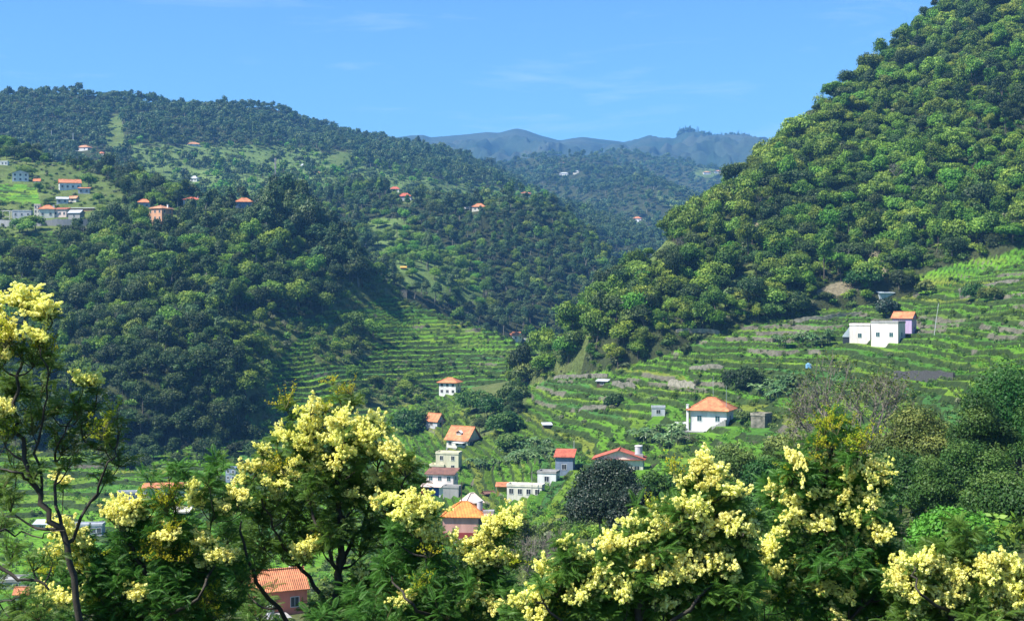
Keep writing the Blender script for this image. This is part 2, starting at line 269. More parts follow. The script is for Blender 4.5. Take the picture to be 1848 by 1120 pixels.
# zones: 0 forest, 1 terraces, 2 scrub, 3 meadow, 4 bare rock, 5 mountain heath, 6 low wood
ZONES = [
 ('D', 1, [(690, 515), (760, 535), (1100, 620), (1100, 760), (900, 800), (640, 840), (450, 850), (440, 760), (460, 690), (450, 640), (480, 590), (560, 575), (640, 530)]),
 ('D', 2, [(410, 560), (480, 560), (560, 580), (500, 650), (480, 700), (500, 760), (470, 790), (440, 740), (430, 650)]),
 ('D', 2, [(640, 470), (720, 480), (860, 580), (760, 540), (690, 530), (650, 560), (600, 560)]),
 ('D', 3, [(-200, 270), (60, 290), (110, 292), (190, 322), (235, 350), (245, 390), (190, 412), (120, 430), (110, 455), (-200, 470)]),
 ('D', 1, [(-200, 425), (100, 420), (130, 440), (110, 460), (-200, 480)]),
 ('D', 1, [(-200, 335), (60, 335), (70, 365), (-200, 372)]),
 ('D', 3, [(310, 376), (345, 372), (350, 400), (330, 425), (300, 415)]),
 ('D', 3, [(470, 365), (480, 375), (500, 390), (460, 400), (440, 380)]),
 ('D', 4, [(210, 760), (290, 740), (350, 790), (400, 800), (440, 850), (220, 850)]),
 ('D', 2, [(560, 590), (650, 580), (690, 620), (640, 660), (570, 650)]),
 ('D', 2, [(600, 700), (760, 690), (780, 720), (640, 735)]),
 ('base', 1, [(450, 600), (1100, 600), (1100, 900), (450, 900)]),
 ('base', 2, [(-800, 650), (450, 650), (470, 760), (-800, 760)]),
 ('base', 2, [(850, 690), (960, 640), (950, 740), (850, 800)]),
 ('base', 1, [(-900, 820), (260, 820), (420, 870), (560, 900), (620, 1000), (-900, 1000)]),
 ('E', 4, [(1335, 400), (1352, 388), (1375, 402), (1372, 430), (1350, 425)]),
 ('E', 4, [(1540, 462), (1570, 452), (1590, 470), (1600, 500), (1570, 512), (1490, 540), (1470, 530), (1548, 490)]),
 ('E', 3, [(1170, 440), (1215, 430), (1235, 460), (1205, 500), (1170, 500)]),
 ('E', 3, [(1340, 480), (1370, 470), (1330, 540), (1300, 560), (1290, 545)]),
 ('E', 2, [(960, 700), (960, 640), (1030, 600), (1060, 600), (1040, 700)]),
 ('E', 1, [(1650, 500), (1700, 478), (2600, 300), (2600, 600), (1700, 560)]),
 ('C', 3, [(700, 335), (960, 335), (985, 365), (900, 378), (800, 372), (700, 362)]),
 ('C', 6, [(655, 400), (720, 395), (860, 470), (880, 560), (790, 545), (700, 500)]),
 ('B', 3, [(190, 212), (224, 208), (232, 272), (192, 275)]),
 ('B', 6, [(240, 262), (420, 262), (560, 268), (700, 310), (820, 330), (1000, 345), (1000, 420), (500, 420), (240, 380)]),
 ('B', 3, [(590, 275), (640, 272), (645, 300), (598, 300)]),
 ('G', 3, [(1190, 345), (1235, 366), (1228, 378), (1195, 368)]),
 ('K', 3, [(1255, 300), (1330, 296), (1330, 322), (1255, 322)]),
 ('A', 5, [(-999, -999), (4000, -999), (4000, 999), (-999, 999)]),
]
def zone(px, py, li, dd, xx):
    jx = px+fbm(xx/14*500/dd.clip(1), dd/14*500/dd.clip(1)+3, 3)*14; jy = py+fbm(xx/14+50, dd/14+3, 3)*9
    z = np.zeros(px.shape, np.int8); b = li == 0
    z[b & (dd >= 250)] = 1; z[b & (dd < 250)] = 2; z[b & (dd > 560)] = 0
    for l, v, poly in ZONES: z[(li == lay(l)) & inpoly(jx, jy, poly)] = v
    return z
ZN = zone(PX, PY, LAYI, DD, XX)
# terraces: quantised steps along the contours
STEP = np.where(LAYI == lay('D'), 1.75, 1.15+.5*np.clip((PX-650)/350, 0, 1))
tm = (ZN == 1).astype(float)
for _ in range(3): tm[1:-1, 1:-1] = (tm[1:-1, 1:-1]*2+tm[:-2, 1:-1]+tm[2:, 1:-1]+tm[1:-1, :-2]+tm[1:-1, 2:])/6
q = ZB/STEP+fbm(XX/34+3, DD/34, 3)*1.1+fbm(XX/9+3, DD/9, 2)*.22; fq = q-np.floor(q); KT = np.floor(q).astype(int)
rs = np.clip((fq-.74)/.26, 0, 1); rs = rs*rs*(3-2*rs)
zt = (np.floor(q)+rs*.93+fq*.07-(q-ZB/STEP))*STEP
ZT = ZB*(1-tm)+zt*tm
riser = (fq > .70)*tm
OCC = np.maximum.accumulate(ZT/DD, axis=1)          # highest sight line so far in each column
def gi(px, d):
    i = np.interp(px, PXG, np.arange(len(PXG))); j = np.interp(d, DG, np.arange(len(DG))); i0 = np.clip(i.astype(int), 0, len(PXG)-2); j0 = np.clip(j.astype(int), 0, len(DG)-2)
    return i0, j0, i-i0, j-j0
def samp(A, px, d):
    i, j, a, b = gi(np.atleast_1d(np.asarray(px, float)), np.atleast_1d(np.asarray(d, float)))
    return (A[i, j]*(1-a)+A[i+1, j]*a)*(1-b)+(A[i, j+1]*(1-a)+A[i+1, j+1]*a)*b
def near(A, px, d): i, j, a, b = gi(px, d); return A[i+(a > .5), j+(b > .5)]
def hit(px, py, dmin=60, dmax=9000):
    d = np.concatenate([np.arange(dmin, 1300, .5), np.geomspace(1300, 9000, 2500)]); d = d[(d >= dmin) & (d <= dmax)]
    z = samp(ZT, np.full(len(d), float(px)), d); k = np.nonzero(z >= (H0-py)/F*d)[0]
    dd = d[k[0]] if len(k) else d[np.argmin((H0-py)/F*d-z)]
    return float(dd)
def gz(x, y): return float(samp(ZT, x/y*F+CX, y)[0])
# ground colours (what grows or lies there, and shade painted on the left cliff)
PAL = np.array([1.1, 1.22, .72])*np.array([(.095, .19, .025), (.07, .155, .022), (.13, .20, .028), (.085, .175, .028), (.06, .14, .03), (.055, .13, .045), (.11, .17, .03), (.15, .17, .04), (.08, .13, .02), (.10, .15, .035)])
cell = np.floor(XX/22+hsh(KT, KT*0+5)*7).astype(int); hc = hsh(KT, cell)**1.5
C = PAL[(hc*len(PAL)).astype(int) % len(PAL)]
rc = np.where((hsh(KT, cell+40)*.8+.5*fbm(XX/13, DD/13, 3)+.16*np.clip((PX-1000)/400, -1, .6) > .80)[..., None], np.array([.115, .108, .078]), np.array([.032, .055, .014]))
C = np.where((riser > .5)[..., None], rc, C)
nf = (fbm(XX/9, DD/9, 4)*.5+.5)[..., None]; nF = (fbm(XX/120, DD/120, 4)*.5+.5)[..., None]
def mixc(a, b, t): return np.array(a)*(1-t)+np.array(b)*t
for zc, a, b in ((0, (.028, .042, .014), (.05, .055, .024)), (2, (.05, .085, .02), (.13, .14, .05)), (3, (.05, .105, .02), (.13, .15, .045)), (4, (.11, .10, .06), (.20, .17, .11)), (6, (.07, .13, .035), (.14, .19, .055))):
    C = np.where((ZN == zc)[..., None], mixc(a, b, nf*.7+nF*.3), C)
C = np.where((ZN == 5)[..., None], mixc((.022, .042, .026), (.055, .066, .045), np.clip(nF*1.8-.4, 0, 1)), C)
C = np.where(((ZN == 4) & (PX < 500))[..., None], mixc((.010, .015, .010), (.032, .036, .028), nf), C)  # left cliff rock coloured near black, its deep shadow painted in
nu, nd = PX.shape
V = np.stack([XX, DD, ZT], -1).reshape(-1, 3); I = (np.arange(nu-1)[:, None]*nd+np.arange(nd-1)[None]).ravel()
g = MB(); g.add(V, np.stack([I, I+nd, I+nd+1, I+1], 1))
go = g.build('ground', M['ground'], smooth=True); tag(go, kind='structure')
ca = go.data.attributes.new('Col', 'FLOAT_COLOR', 'POINT'); ca.data.foreach_set('color', np.concatenate([C.reshape(-1, 3), np.ones((nu*nd, 1))], 1).astype(np.float32).ravel())
# the slope behind and beside the camera
g = MB(); g.add([(-300, -200, 6), (300, -200, 6), (300, 2.2, -2.4), (-300, 2.2, -2.4), (300, 60, -22), (8, 2.2, -2.4), (-300, 60, -22), (-8, 2.2, -2.4)], [(0, 1, 2, 3)])
gb = g.build('bank_behind_viewpoint', plain('bank', (.09, .13, .03), bump=.05), smooth=True); tag(gb, kind='structure')
# ---------------------------------------------------------------- foliage materials
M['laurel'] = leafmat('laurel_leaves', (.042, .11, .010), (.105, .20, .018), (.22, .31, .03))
M['laurel_tip'] = leafmat('laurel_new_growth_and_lit_tops', (.065, .13, .012), (.155, .235, .025), (.31, .39, .05))
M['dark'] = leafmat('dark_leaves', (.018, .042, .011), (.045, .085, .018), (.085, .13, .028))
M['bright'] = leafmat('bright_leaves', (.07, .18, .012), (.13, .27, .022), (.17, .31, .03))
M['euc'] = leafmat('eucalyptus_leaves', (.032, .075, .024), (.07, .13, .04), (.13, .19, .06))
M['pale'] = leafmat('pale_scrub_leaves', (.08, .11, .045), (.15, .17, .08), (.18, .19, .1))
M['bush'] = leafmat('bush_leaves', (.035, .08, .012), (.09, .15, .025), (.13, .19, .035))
M['banana'] = leafmat('banana_leaves', (.08, .16, .04), (.15, .24, .08), transl=.3, spec=.5, rough=.4)
M['pine'] = leafmat('pine_needles', (.018, .04, .016), (.035, .06, .022))
M['bark'] = plain('bark', (.12, .10, .075), noise=.25, scale=3)
M['palebark'] = plain('pale_bark', (.20, .19, .16), noise=.2, scale=2)
M['dry'] = plain('dry_twigs', (.18, .16, .125), noise=.2, scale=2)
def unit(v): return v/np.linalg.norm(v, axis=-1, keepdims=True).clip(1e-9)
def crown(mb, w, h, z0, nl, nleaf, size, seed, lr=(.26, .4), shape=1., flat=.8, mat=0, tip=1., asp=.6):
    """lobes of outward facing leaf clumps filling an uneven crown"""
    g = np.random.default_rng(seed); v = unit(g.normal(size=(nl, 3))); v[:, 2] = np.abs(v[:, 2])*1.15-.35
    r = g.random(nl)**.5*.72; c = v*r[:, None]*np.array([w/2, w/2, h/2]); tz = (c[:, 2]/(h/2)+1)/2
    if shape != 1: c[:, :2] *= (1.25-shape*tz)[:, None]
    c[:, 2] += z0+h/2; lrd = g.uniform(lr[0]*.7, lr[1]*1.1, nl)*w*.75; lt = g.random(nl)
    li = g.choice(nl, nleaf, p=lrd**2/np.sum(lrd**2)); d = unit(g.normal(size=(nleaf, 3))); d[:, 2] = np.where(d[:, 2] < -.45, -d[:, 2], d[:, 2])
    P = c[li]+d*lrd[li][:, None]*np.array([1, 1, flat])*g.uniform(.62, 1.16, nleaf)[:, None]
    P += g.normal(size=P.shape)*size*.5
    n = d+g.normal(size=d.shape)*.55; n[:, 2] += .15
    up = np.clip(d[:, 2]*1.2-.1, 0, 1)*np.clip(lt[li]*1.6-.3, 0, 1)*tip*g.uniform(.4, 1, nleaf)  # paler upward leaves: new growth, plus sunlit clump tops put into the colour
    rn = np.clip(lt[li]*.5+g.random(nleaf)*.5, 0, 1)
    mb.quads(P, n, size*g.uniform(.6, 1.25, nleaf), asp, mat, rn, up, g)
    return c
def limbs(mb, c, zb, r, seed, k=5, mat=1, lean=0):
    g = np.random.default_rng(seed); top = c[:, 2].mean()
    P = np.array([[0, 0, -1.], [lean*.3, 0, zb+top*.25], [lean*.7+g.normal()*.2, g.normal()*.2, top*.65], [lean+g.normal()*.2, g.normal()*.2, top*1.05]])
    mb.tube(P, [r*1.2, r, r*.7, r*.3], k, mat)
    for q in c[::2]:
        a = P[1]+(P[3]-P[1])*g.uniform(.1, .8); mb.tube([a, (a+q)/2+np.array([0, 0, -.05])*np.linalg.norm(q-a), q], [r*.4, r*.28, r*.1], max(3, k-2), mat)
MODELS = bpy.data.collections.new('tree_models')
P = {}
def proto(kind, name, mats, fn, n):
    P[kind] = []
    for i in range(n):
        mb = MB(); fn(mb, 100*len(P)+i); P[kind].append(mb.mesh(name, mats))
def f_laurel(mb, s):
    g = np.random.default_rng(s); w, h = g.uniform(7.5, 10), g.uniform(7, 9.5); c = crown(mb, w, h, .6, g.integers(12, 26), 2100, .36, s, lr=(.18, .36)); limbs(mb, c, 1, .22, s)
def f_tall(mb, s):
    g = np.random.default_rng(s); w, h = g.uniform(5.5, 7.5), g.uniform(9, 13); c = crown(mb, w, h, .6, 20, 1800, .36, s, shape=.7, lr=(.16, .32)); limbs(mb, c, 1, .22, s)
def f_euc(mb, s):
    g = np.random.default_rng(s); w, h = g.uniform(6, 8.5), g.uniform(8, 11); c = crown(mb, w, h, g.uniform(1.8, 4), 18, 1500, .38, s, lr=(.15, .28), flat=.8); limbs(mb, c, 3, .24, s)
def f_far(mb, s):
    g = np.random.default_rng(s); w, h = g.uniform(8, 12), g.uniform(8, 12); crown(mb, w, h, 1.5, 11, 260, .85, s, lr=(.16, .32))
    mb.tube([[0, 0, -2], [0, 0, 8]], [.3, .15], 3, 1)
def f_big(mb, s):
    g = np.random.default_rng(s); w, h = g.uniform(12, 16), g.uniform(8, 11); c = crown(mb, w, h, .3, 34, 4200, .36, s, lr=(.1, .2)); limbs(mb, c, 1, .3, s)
def f_bare(mb, s):
    g = np.random.default_rng(s); A = []; B = []; RR = []; pts = [(np.array([0, 0, 0.]), np.array([0, 0, 1.]), 2.6, .13)]
    for lv in range(5):
        nx = []
        for p, v, L_, r in pts:
            q = p+v*L_; A.append(p); B.append(q); RR.append(r)
            for j in range(3): nx.append((q, unit(v+g.normal(size=3)*.6), L_*.72, r*.66))
        pts = nx
    mb.segs(A, B, np.maximum(RR, .03), np.maximum(np.array(RR)*.7, .022), 3, 1); t = np.array([p for p, *_ in pts]); mb.quads(t+g.normal(size=t.shape)*.2, g.normal(size=t.shape), .16, .5, 0)
def f_bush(mb, s):
    g = np.random.default_rng(s); crown(mb, g.uniform(2.4, 4), g.uniform(1.6, 3), -.3, 7, 260, .26, s, lr=(.28, .45))
def f_tuft(mb, s): crown(mb, 1.5, .8, -.15, 4, 36, .24, s, lr=(.3, .5))
def f_pine(mb, s):
    g = np.random.default_rng(s); h = g.uniform(10, 14); n = 900; t = g.random(n)**.8; a = g.random(n)*2*pi; rr = (1-t)*3.1*(.75+.25*np.sin(t*40))*g.uniform(.5, 1, n)
    p = np.stack([rr*np.cos(a), rr*np.sin(a), 1.2+t*(h-1.2)-rr*.15], 1); mb.quads(p, np.stack([np.cos(a), np.sin(a), np.full(n, .9)], 1)+g.normal(size=(n, 3))*.3, .45, .4, 0, None, None, g)
    mb.tube([[0, 0, -1], [0, 0, h]], [.25, .04], 5, 1)
def f_banana(mb, s):
    g = np.random.default_rng(s)
    for j in range(4):
        bx, by = g.normal(size=2)*.9; hh = g.uniform(1.5, 2.6); mb.tube([[bx, by, -.3], [bx*1.1, by*1.1, hh]], [.14, .1], 5, 1)
        for i in range(9):
            a = i*2.4+g.random(); L_ = g.uniform(1.3, 2.2); el = g.uniform(.5, 1.3); t = np.linspace(0, 1, 6); hx = L_*t*cos(el*.8); zz = hh+L_*(t*sin(el)-t*t*.75)
            ctr = np.stack([bx*1.1+hx*cos(a), by*1.1+hx*sin(a), zz], 1); wd_ = .3*np.sin(np.clip(t*1.05+.03, 0, 1)*pi)**.6; sd_ = np.array([-sin(a), cos(a), 0.])
            Lf = ctr+sd_*wd_[:, None]-np.array([0, 0, .08]); Rt = ctr-sd_*wd_[:, None]-np.array([0, 0, .08]); V = np.concatenate([Lf, ctr, Rt]); k = np.arange(5)
            mb.add(V, np.concatenate([np.stack([k, k+1, k+7, k+6], 1), np.stack([k+6, k+7, k+13, k+12], 1)]), 0, np.full(18, g.random()))
proto('laurel', 'laurel_tree', [M['laurel'], M['bark']], f_laurel, 5)
proto('laureltip', 'laurel_tree', [M['laurel_tip'], M['bark']], f_laurel, 3)
proto('dark', 'dark_tree', [M['dark'], M['bark']], f_laurel, 3)
proto('darktall', 'dark_tree', [M['dark'], M['bark']], f_tall, 3)
proto('tall', 'tall_tree', [M['laurel'], M['bark']], f_tall, 3)
proto('big', 'laurel_tree', [M['laurel'], M['bark']], f_big, 3)
proto('bigtip', 'laurel_tree', [M['laurel_tip'], M['bark']], f_big, 2)
proto('bigdark', 'dark_tree', [M['dark'], M['bark']], f_big, 2)
proto('bare', 'bare_tree', [M['pale'], M['palebark']], f_bare, 3)
proto('farb', 'broadleaf_tree', [M['bright'], M['bark']], f_far, 3)
proto('bright', 'bright_tree', [M['bright'], M['bark']], f_laurel, 2)
proto('euc', 'eucalyptus_tree', [M['euc'], M['palebark']], f_euc, 4)
proto('far', 'eucalyptus_tree', [M['euc'], M['palebark']], f_far, 5)
proto('farg', 'broadleaf_tree', [M['bush'], M['bark']], f_far, 4)
proto('bush', 'bush', [M['bush'], M['bark']], f_bush, 4)
proto('bushd', 'bush', [M['laurel'], M['bark']], f_bush, 3)
proto('pale', 'bush', [M['pale'], M['bark']], f_bush, 3)
proto('tuft', 'crop_plant', [M['bush']], f_tuft, 3)
proto('tuftb', 'crop_plant', [M['bright']], f_tuft, 2)
proto('pine', 'pine_tree', [M['pine'], M['bark']], f_pine, 3)
proto('banana', 'banana_plant', [M['banana'], M['pale']], f_banana, 3)
KIND = list(P)
# ---------------------------------------------------------------- stuff scattered as instances of the tree models
def scatter_stuff(name, label, cat, pts):
    """pts: rows x, y, z, scale, turn, kind index, variant"""
    pts = np.array(pts, float)
    if not len(pts): return
    used = sorted({(int(k), int(v)) for k, v in pts[:, 5:7]}); coll = bpy.data.collections.new(name+'_models')
    for j, (k, v) in enumerate(used): coll.objects.link(bpy.data.objects.new('m%03d_%s' % (j, name), P[KIND[k]][v]))
    ix = {u: j for j, u in enumerate(used)}; me = bpy.data.meshes.new(name)
    me.vertices.add(len(pts)); me.vertices.foreach_set('co', pts[:, :3].astype(np.float32).ravel())
    a = me.attributes.new('rot', 'FLOAT_VECTOR', 'POINT'); rv = np.zeros((len(pts), 3)); rv[:, 2] = pts[:, 4]; rv[:, :2] = rng.normal(size=(len(pts), 2))*.12; a.data.foreach_set('vector', rv.astype(np.float32).ravel())
    sv_ = pts[:, 3:4]*np.exp(rng.normal(size=(len(pts), 3))*[.14, .14, .2]); a = me.attributes.new('scl', 'FLOAT_VECTOR', 'POINT'); a.data.foreach_set('vector', sv_.astype(np.float32).ravel())
    a = me.attributes.new('idx', 'INT', 'POINT'); a.data.foreach_set('value', np.array([ix[(int(k), int(v))] for k, v in pts[:, 5:7]], np.int32))
    o = bpy.data.objects.new(name, me); COL.objects.link(o); tag(o, label, cat, kind='stuff')
    gt = bpy.data.node_groups.new(name, 'GeometryNodeTree'); gt.interface.new_socket('Geometry', in_out='INPUT', socket_type='NodeSocketGeometry'); gt.interface.new_socket('Geometry', in_out='OUTPUT', socket_type='NodeSocketGeometry')
    gi_ = gt.nodes.new('NodeGroupInput'); go_ = gt.nodes.new('NodeGroupOutput'); ip = gt.nodes.new('GeometryNodeInstanceOnPoints'); ci = gt.nodes.new('GeometryNodeCollectionInfo')
    ci.inputs['Collection'].default_value = coll; ci.inputs['Separate Children'].default_value = True; ci.inputs['Reset Children'].default_value = True
    def na(nm, ty): n = gt.nodes.new('GeometryNodeInputNamedAttribute'); n.data_type = ty; n.inputs['Name'].default_value = nm; return [s for s in n.outputs if s.enabled and s.name == 'Attribute'][0]
    l = gt.links.new; l(gi_.outputs[0], ip.inputs['Points']); l(ci.outputs[0], ip.inputs['Instance']); ip.inputs['Pick Instance'].default_value = True
    l(na('idx', 'INT'), ip.inputs['Instance Index']); l(na('rot', 'FLOAT_VECTOR'), ip.inputs['Rotation']); l(na('scl', 'FLOAT_VECTOR'), ip.inputs['Scale']); l(ip.outputs[0], go_.inputs[0])
    md = o.modifiers.new('scatter', 'NODES'); md.node_group = gt
    return o
KEEP = []   # discs (x, y, r) kept clear of trees: houses, walls
def grid_pts(d0, d1, s, x0=-120, x1=1970):
    ys = np.arange(d0, d1, s); out = []
    for y in ys:
        xs = np.arange((x0-CX)/F*y, (x1-CX)/F*y, s); out.append(np.stack([xs+rng.uniform(-.45, .45, len(xs))*s, y+rng.uniform(-.45, .45, len(xs))*s], 1))
    p = np.concatenate(out); px = p[:, 0]/p[:, 1]*F+CX; z = samp(ZT, px, p[:, 1]); occ = samp(OCC, px, p[:, 1])
    li = near(LAYI, px, p[:, 1]); zn = near(ZN, px, p[:, 1]); py = H0-z/p[:, 1]*F
    ok = np.ones(len(p), bool)
    for kx, ky, kr in KEEP: ok &= (p[:, 0]-kx)**2+(p[:, 1]-ky)**2 > kr*kr
    return p[ok], px[ok], py[ok], z[ok], occ[ok], li[ok], zn[ok]
def put_single(kind, v, x, y, z, s, rz, name, label, cat, group):
    o = bpy.data.objects.new(name, P[kind][v]); COL.objects.link(o); o.location = (x, y, z); o.scale = s*np.exp(rng.normal(size=3)*[.12, .12, .18]); o.rotation_euler = (rng.normal()*.08, rng.normal()*.08, rz)
    tag(o, label, cat, group); return o
def plant(name, label, cat, rows, single=None):
    """rows: x,y,z,scale,turn,kind,variant,apparent size.  The largest `single` become objects, the rest one stuff object"""
    rows = np.array(rows, float)
    if single:
        lims, fn = single; o = np.argsort(-rows[:, 7]); keep = np.ones(len(rows), bool)
        for i in o:
            nm, lb, ct, gp = fn(KIND[int(rows[i, 5])], rows[i, 0]/rows[i, 1]*F+CX, H0-rows[i, 2]/rows[i, 1]*F, rows[i, 3])
            if lims.get(nm, 0) > 0: lims[nm] -= 1; keep[i] = False; r = rows[i]; put_single(KIND[int(r[5])], int(r[6]), *r[:3], r[3], r[4], nm, lb, ct, gp)
            if not any(v > 0 for v in lims.values()): break
        rows = rows[keep]
    if len(rows): scatter_stuff(name, label, cat, rows[:, :7])
LOOK = dict(big='spreading mid green tree', bigtip='spreading tree with pale yellowish tips', bigdark='spreading very dark tree', bare='leafless grey tree', laurel='rounded mid green tree', laureltip='rounded tree with pale yellowish tips', dark='rounded very dark tree', darktall='tall narrow very dark tree', tall='tall narrow mid green tree', bright='rounded bright green tree', euc='tall eucalyptus with a pale trunk', bush='low leafy bush', bushd='low dark bush', pale='low pale grey-green bush', farg='broad tree')
def tree_label(where):
    def fn(k, px, py, s):
        w = where(px, py); nm = 'eucalyptus_tree' if k == 'euc' else 'bush' if k in ('bush', 'bushd', 'pale') else 'broadleaf_tree'
        sz = '' if .72 < s < 1.12 else 'small ' if s <= .72 else 'large '
        return nm, sz+LOOK[k]+' '+w, 'bush' if nm == 'bush' else 'tree', sz+LOOK[k].replace('tree', 'trees').replace('bush', 'bushes').replace('eucalyptus', 'eucalyptuses')+' '+w
    return fn
def wE(px, py): return 'on the right slope '+('at its left tip' if px < 1150 else 'above the long stone walls' if px < 1400 else 'above the pink farmhouse' if px < 1560 else 'above the lilac house' if px < 1700 else 'near the right edge')
def wD(px, py): return 'on the left slope '+('below the retaining wall' if px < 190 else 'below the peach house' if px < 340 else 'above the dark cliff' if px < 430 else 'left of the terraces')
def wC(px, py): return 'on the middle spur '+('above the terraces' if px < 800 else 'above the gorge house' if px < 960 else 'beside the dark gorge')
def choose(kinds, w, r):
    c = np.cumsum(w)/np.sum(w); return kinds[int(np.searchsorted(c, r))]
def rowsfor(p, px, py, z, occ, mask, pick, hmax, smin, smax, sink=.4):
    vis = z+hmax > occ*p[:, 1]; r = []
    for i in np.nonzero(mask & vis)[0]:
        k = pick(i)
        if not k: continue
        s = rng.uniform(smin, smax); r.append((p[i, 0], p[i, 1], z[i]-sink*s, s, rng.random()*2*pi, KIND.index(k), rng.integers(len(P[k])), s/p[i, 1]*(1 if z[i]+hmax*.6 > occ[i]*p[i, 1] else .1)))
    return r
# ---------------------------------------------------------------- houses
for n_, c_ in dict(white=(.78, .77, .73), cream=(.74, .70, .58), pink=(.80, .62, .54), palepink=(.82, .72, .66), coral=(.74, .24, .15), salmon=(.66, .36, .29), peach=(.70, .38, .22), grey=(.30, .30, .30), greywhite=(.52, .53, .55), lilac=(.50, .38, .56), yellow=(.72, .66, .46), bluegrey=(.22, .27, .35), red=(.42, .06, .035), darkred=(.30, .05, .04), blue=(.05, .12, .42), concrete=(.36, .35, .33), rust=(.22, .11, .06), orange=(.80, .38, .08), olive=(.30, .26, .04), glass=(.03, .035, .045), shutter=(.025, .09, .10), metal=(.40, .46, .50), wood=(.11, .075, .05), tin=(.48, .50, .52), redbrown=(.35, .12, .07)).items():
    M[n_] = plain(n_, c_, noise=.17 if n_ not in ('glass',) else .02, scale=.9, rough=.12 if n_ == 'glass' else .85, spec=.5 if n_ == 'glass' else .25, streak=True)
M['tile'] = tilemat('orange_roof_tiles', (.72, .27, .11), (.42, .13, .055))
M['tiletan'] = tilemat('tan_roof_tiles', (.62, .30, .15), (.36, .17, .09))
M['tilered'] = tilemat('red_roof_tiles', (.58, .14, .07), (.33, .07, .04))
M['tilebrown'] = tilemat('brown_roof_tiles', (.26, .12, .08), (.14, .07, .05))
M['tilebright'] = tilemat('new_orange_roof_tiles', (.85, .30, .06), (.55, .16, .03), .32)
M['stone'] = plain('dry_stone', (.26, .235, .19), c2=(.045, .05, .03), scale=.9, bump=.3)
M['darkstone'] = plain('dark_stone', (.09, .085, .085), c2=(.03, .03, .03), scale=3, bump=.1)
M['palestone'] = plain('pale_stone', (.38, .34, .27), c2=(.09, .09, .06), scale=1., bump=.25)
def hip_roof(w, dp, z, rise, over, kind='hip', th=.14):
    mb = MB(); x, y = w/2+over, dp/2+over
    def slab(V, Fs):
        V = np.array(V, float); n = len(V); mb.add(np.vstack([V, V-[0, 0, th]]), [tuple(f) for f in Fs if len(f) == 4] or np.zeros((0, 4), int))
        tri = [f for f in Fs if len(f) == 3]
        if tri: mb.add(V, tri)
        mb.add(np.vstack([V, V-[0, 0, th]]), [(3, 2, 1, 0)] and [(4 % n, 0, 1, 5)] if False else [(n+0, n+1, 1, 0), (n+1, n+2, 2, 1), (n+2, n+3, 3, 2), (n+3, n+0, 0, 3)])
        mb.add(V[:4]-[0, 0, th], [(3, 2, 1, 0)])
    C_ = [(-x, -y, z), (x, -y, z), (x, y, z), (-x, y, z)]
    if kind == 'hip':
        if w >= dp: rd = x-y; T = [(-rd-.05, 0, z+rise), (rd+.05, 0, z+rise)]; Fs = [(0, 1, 5, 4), (2, 3, 4, 5), (1, 2, 5), (3, 0, 4)]; rid = [(0, 4), (3, 4), (1, 5), (2, 5), (4, 5)]
        else: rd = y-x; T = [(0, -rd-.05, z+rise), (0, rd+.05, z+rise)]; Fs = [(1, 2, 5, 4), (3, 0, 4, 5), (0, 1, 4), (2, 3, 5)]; rid = [(0, 4), (1, 4), (2, 5), (3, 5), (4, 5)]
    elif kind == 'gablex': T = [(-x, 0, z+rise), (x, 0, z+rise)]; Fs = [(0, 1, 5, 4), (2, 3, 4, 5)]; rid = [(4, 5)]
    elif kind == 'gabley': T = [(0, -y, z+rise), (0, y, z+rise)]; Fs = [(1, 2, 5, 4), (3, 0, 4, 5)]; rid = [(4, 5)]
    V = C_+T; slab(V, Fs)
    for a, b in rid:
        a, b = np.array(V[a]), np.array(V[b]); mb.tube([a+[0, 0, .05], b+[0, 0, .05]], [.13, .13], 6)
    return mb
HOUSES = []
def opening(root, wall, kind, face, u, z, w, h, W_, D_, pane='glass', frame='white'):
    """window or door on a face of a box house: frame proud of the wall, pane inside it"""
    mb = MB(); t = .08
    mb.box(-w/2-t, w/2+t, -.06, .02, h, h+t); mb.box(-w/2-t, w/2+t, -.09, .02, -t, 0); mb.box(-w/2-t, -w/2, -.06, .02, 0, h); mb.box(w/2, w/2+t, -.06, .02, 0, h)
    if kind == 'window' and w > .7: mb.box(-.025, .025, -.045, .0, 0, h)
    o = mb.build(kind, M[frame], root); pn = MB(); pn.box(-w/2, w/2, -.03, .01, 0, h); pp = pn.build('pane' if kind == 'window' else 'leaf', M[pane], o)
    X, Y, rz = {'f': (u, -D_/2, 0), 'r': (W_/2, u, pi/2), 'l': (-W_/2, -u, -pi/2), 'b': (-u, D_/2, pi)}[face]
    o.location = (X, Y, z); o.rotation_euler = (0, 0, rz); return o
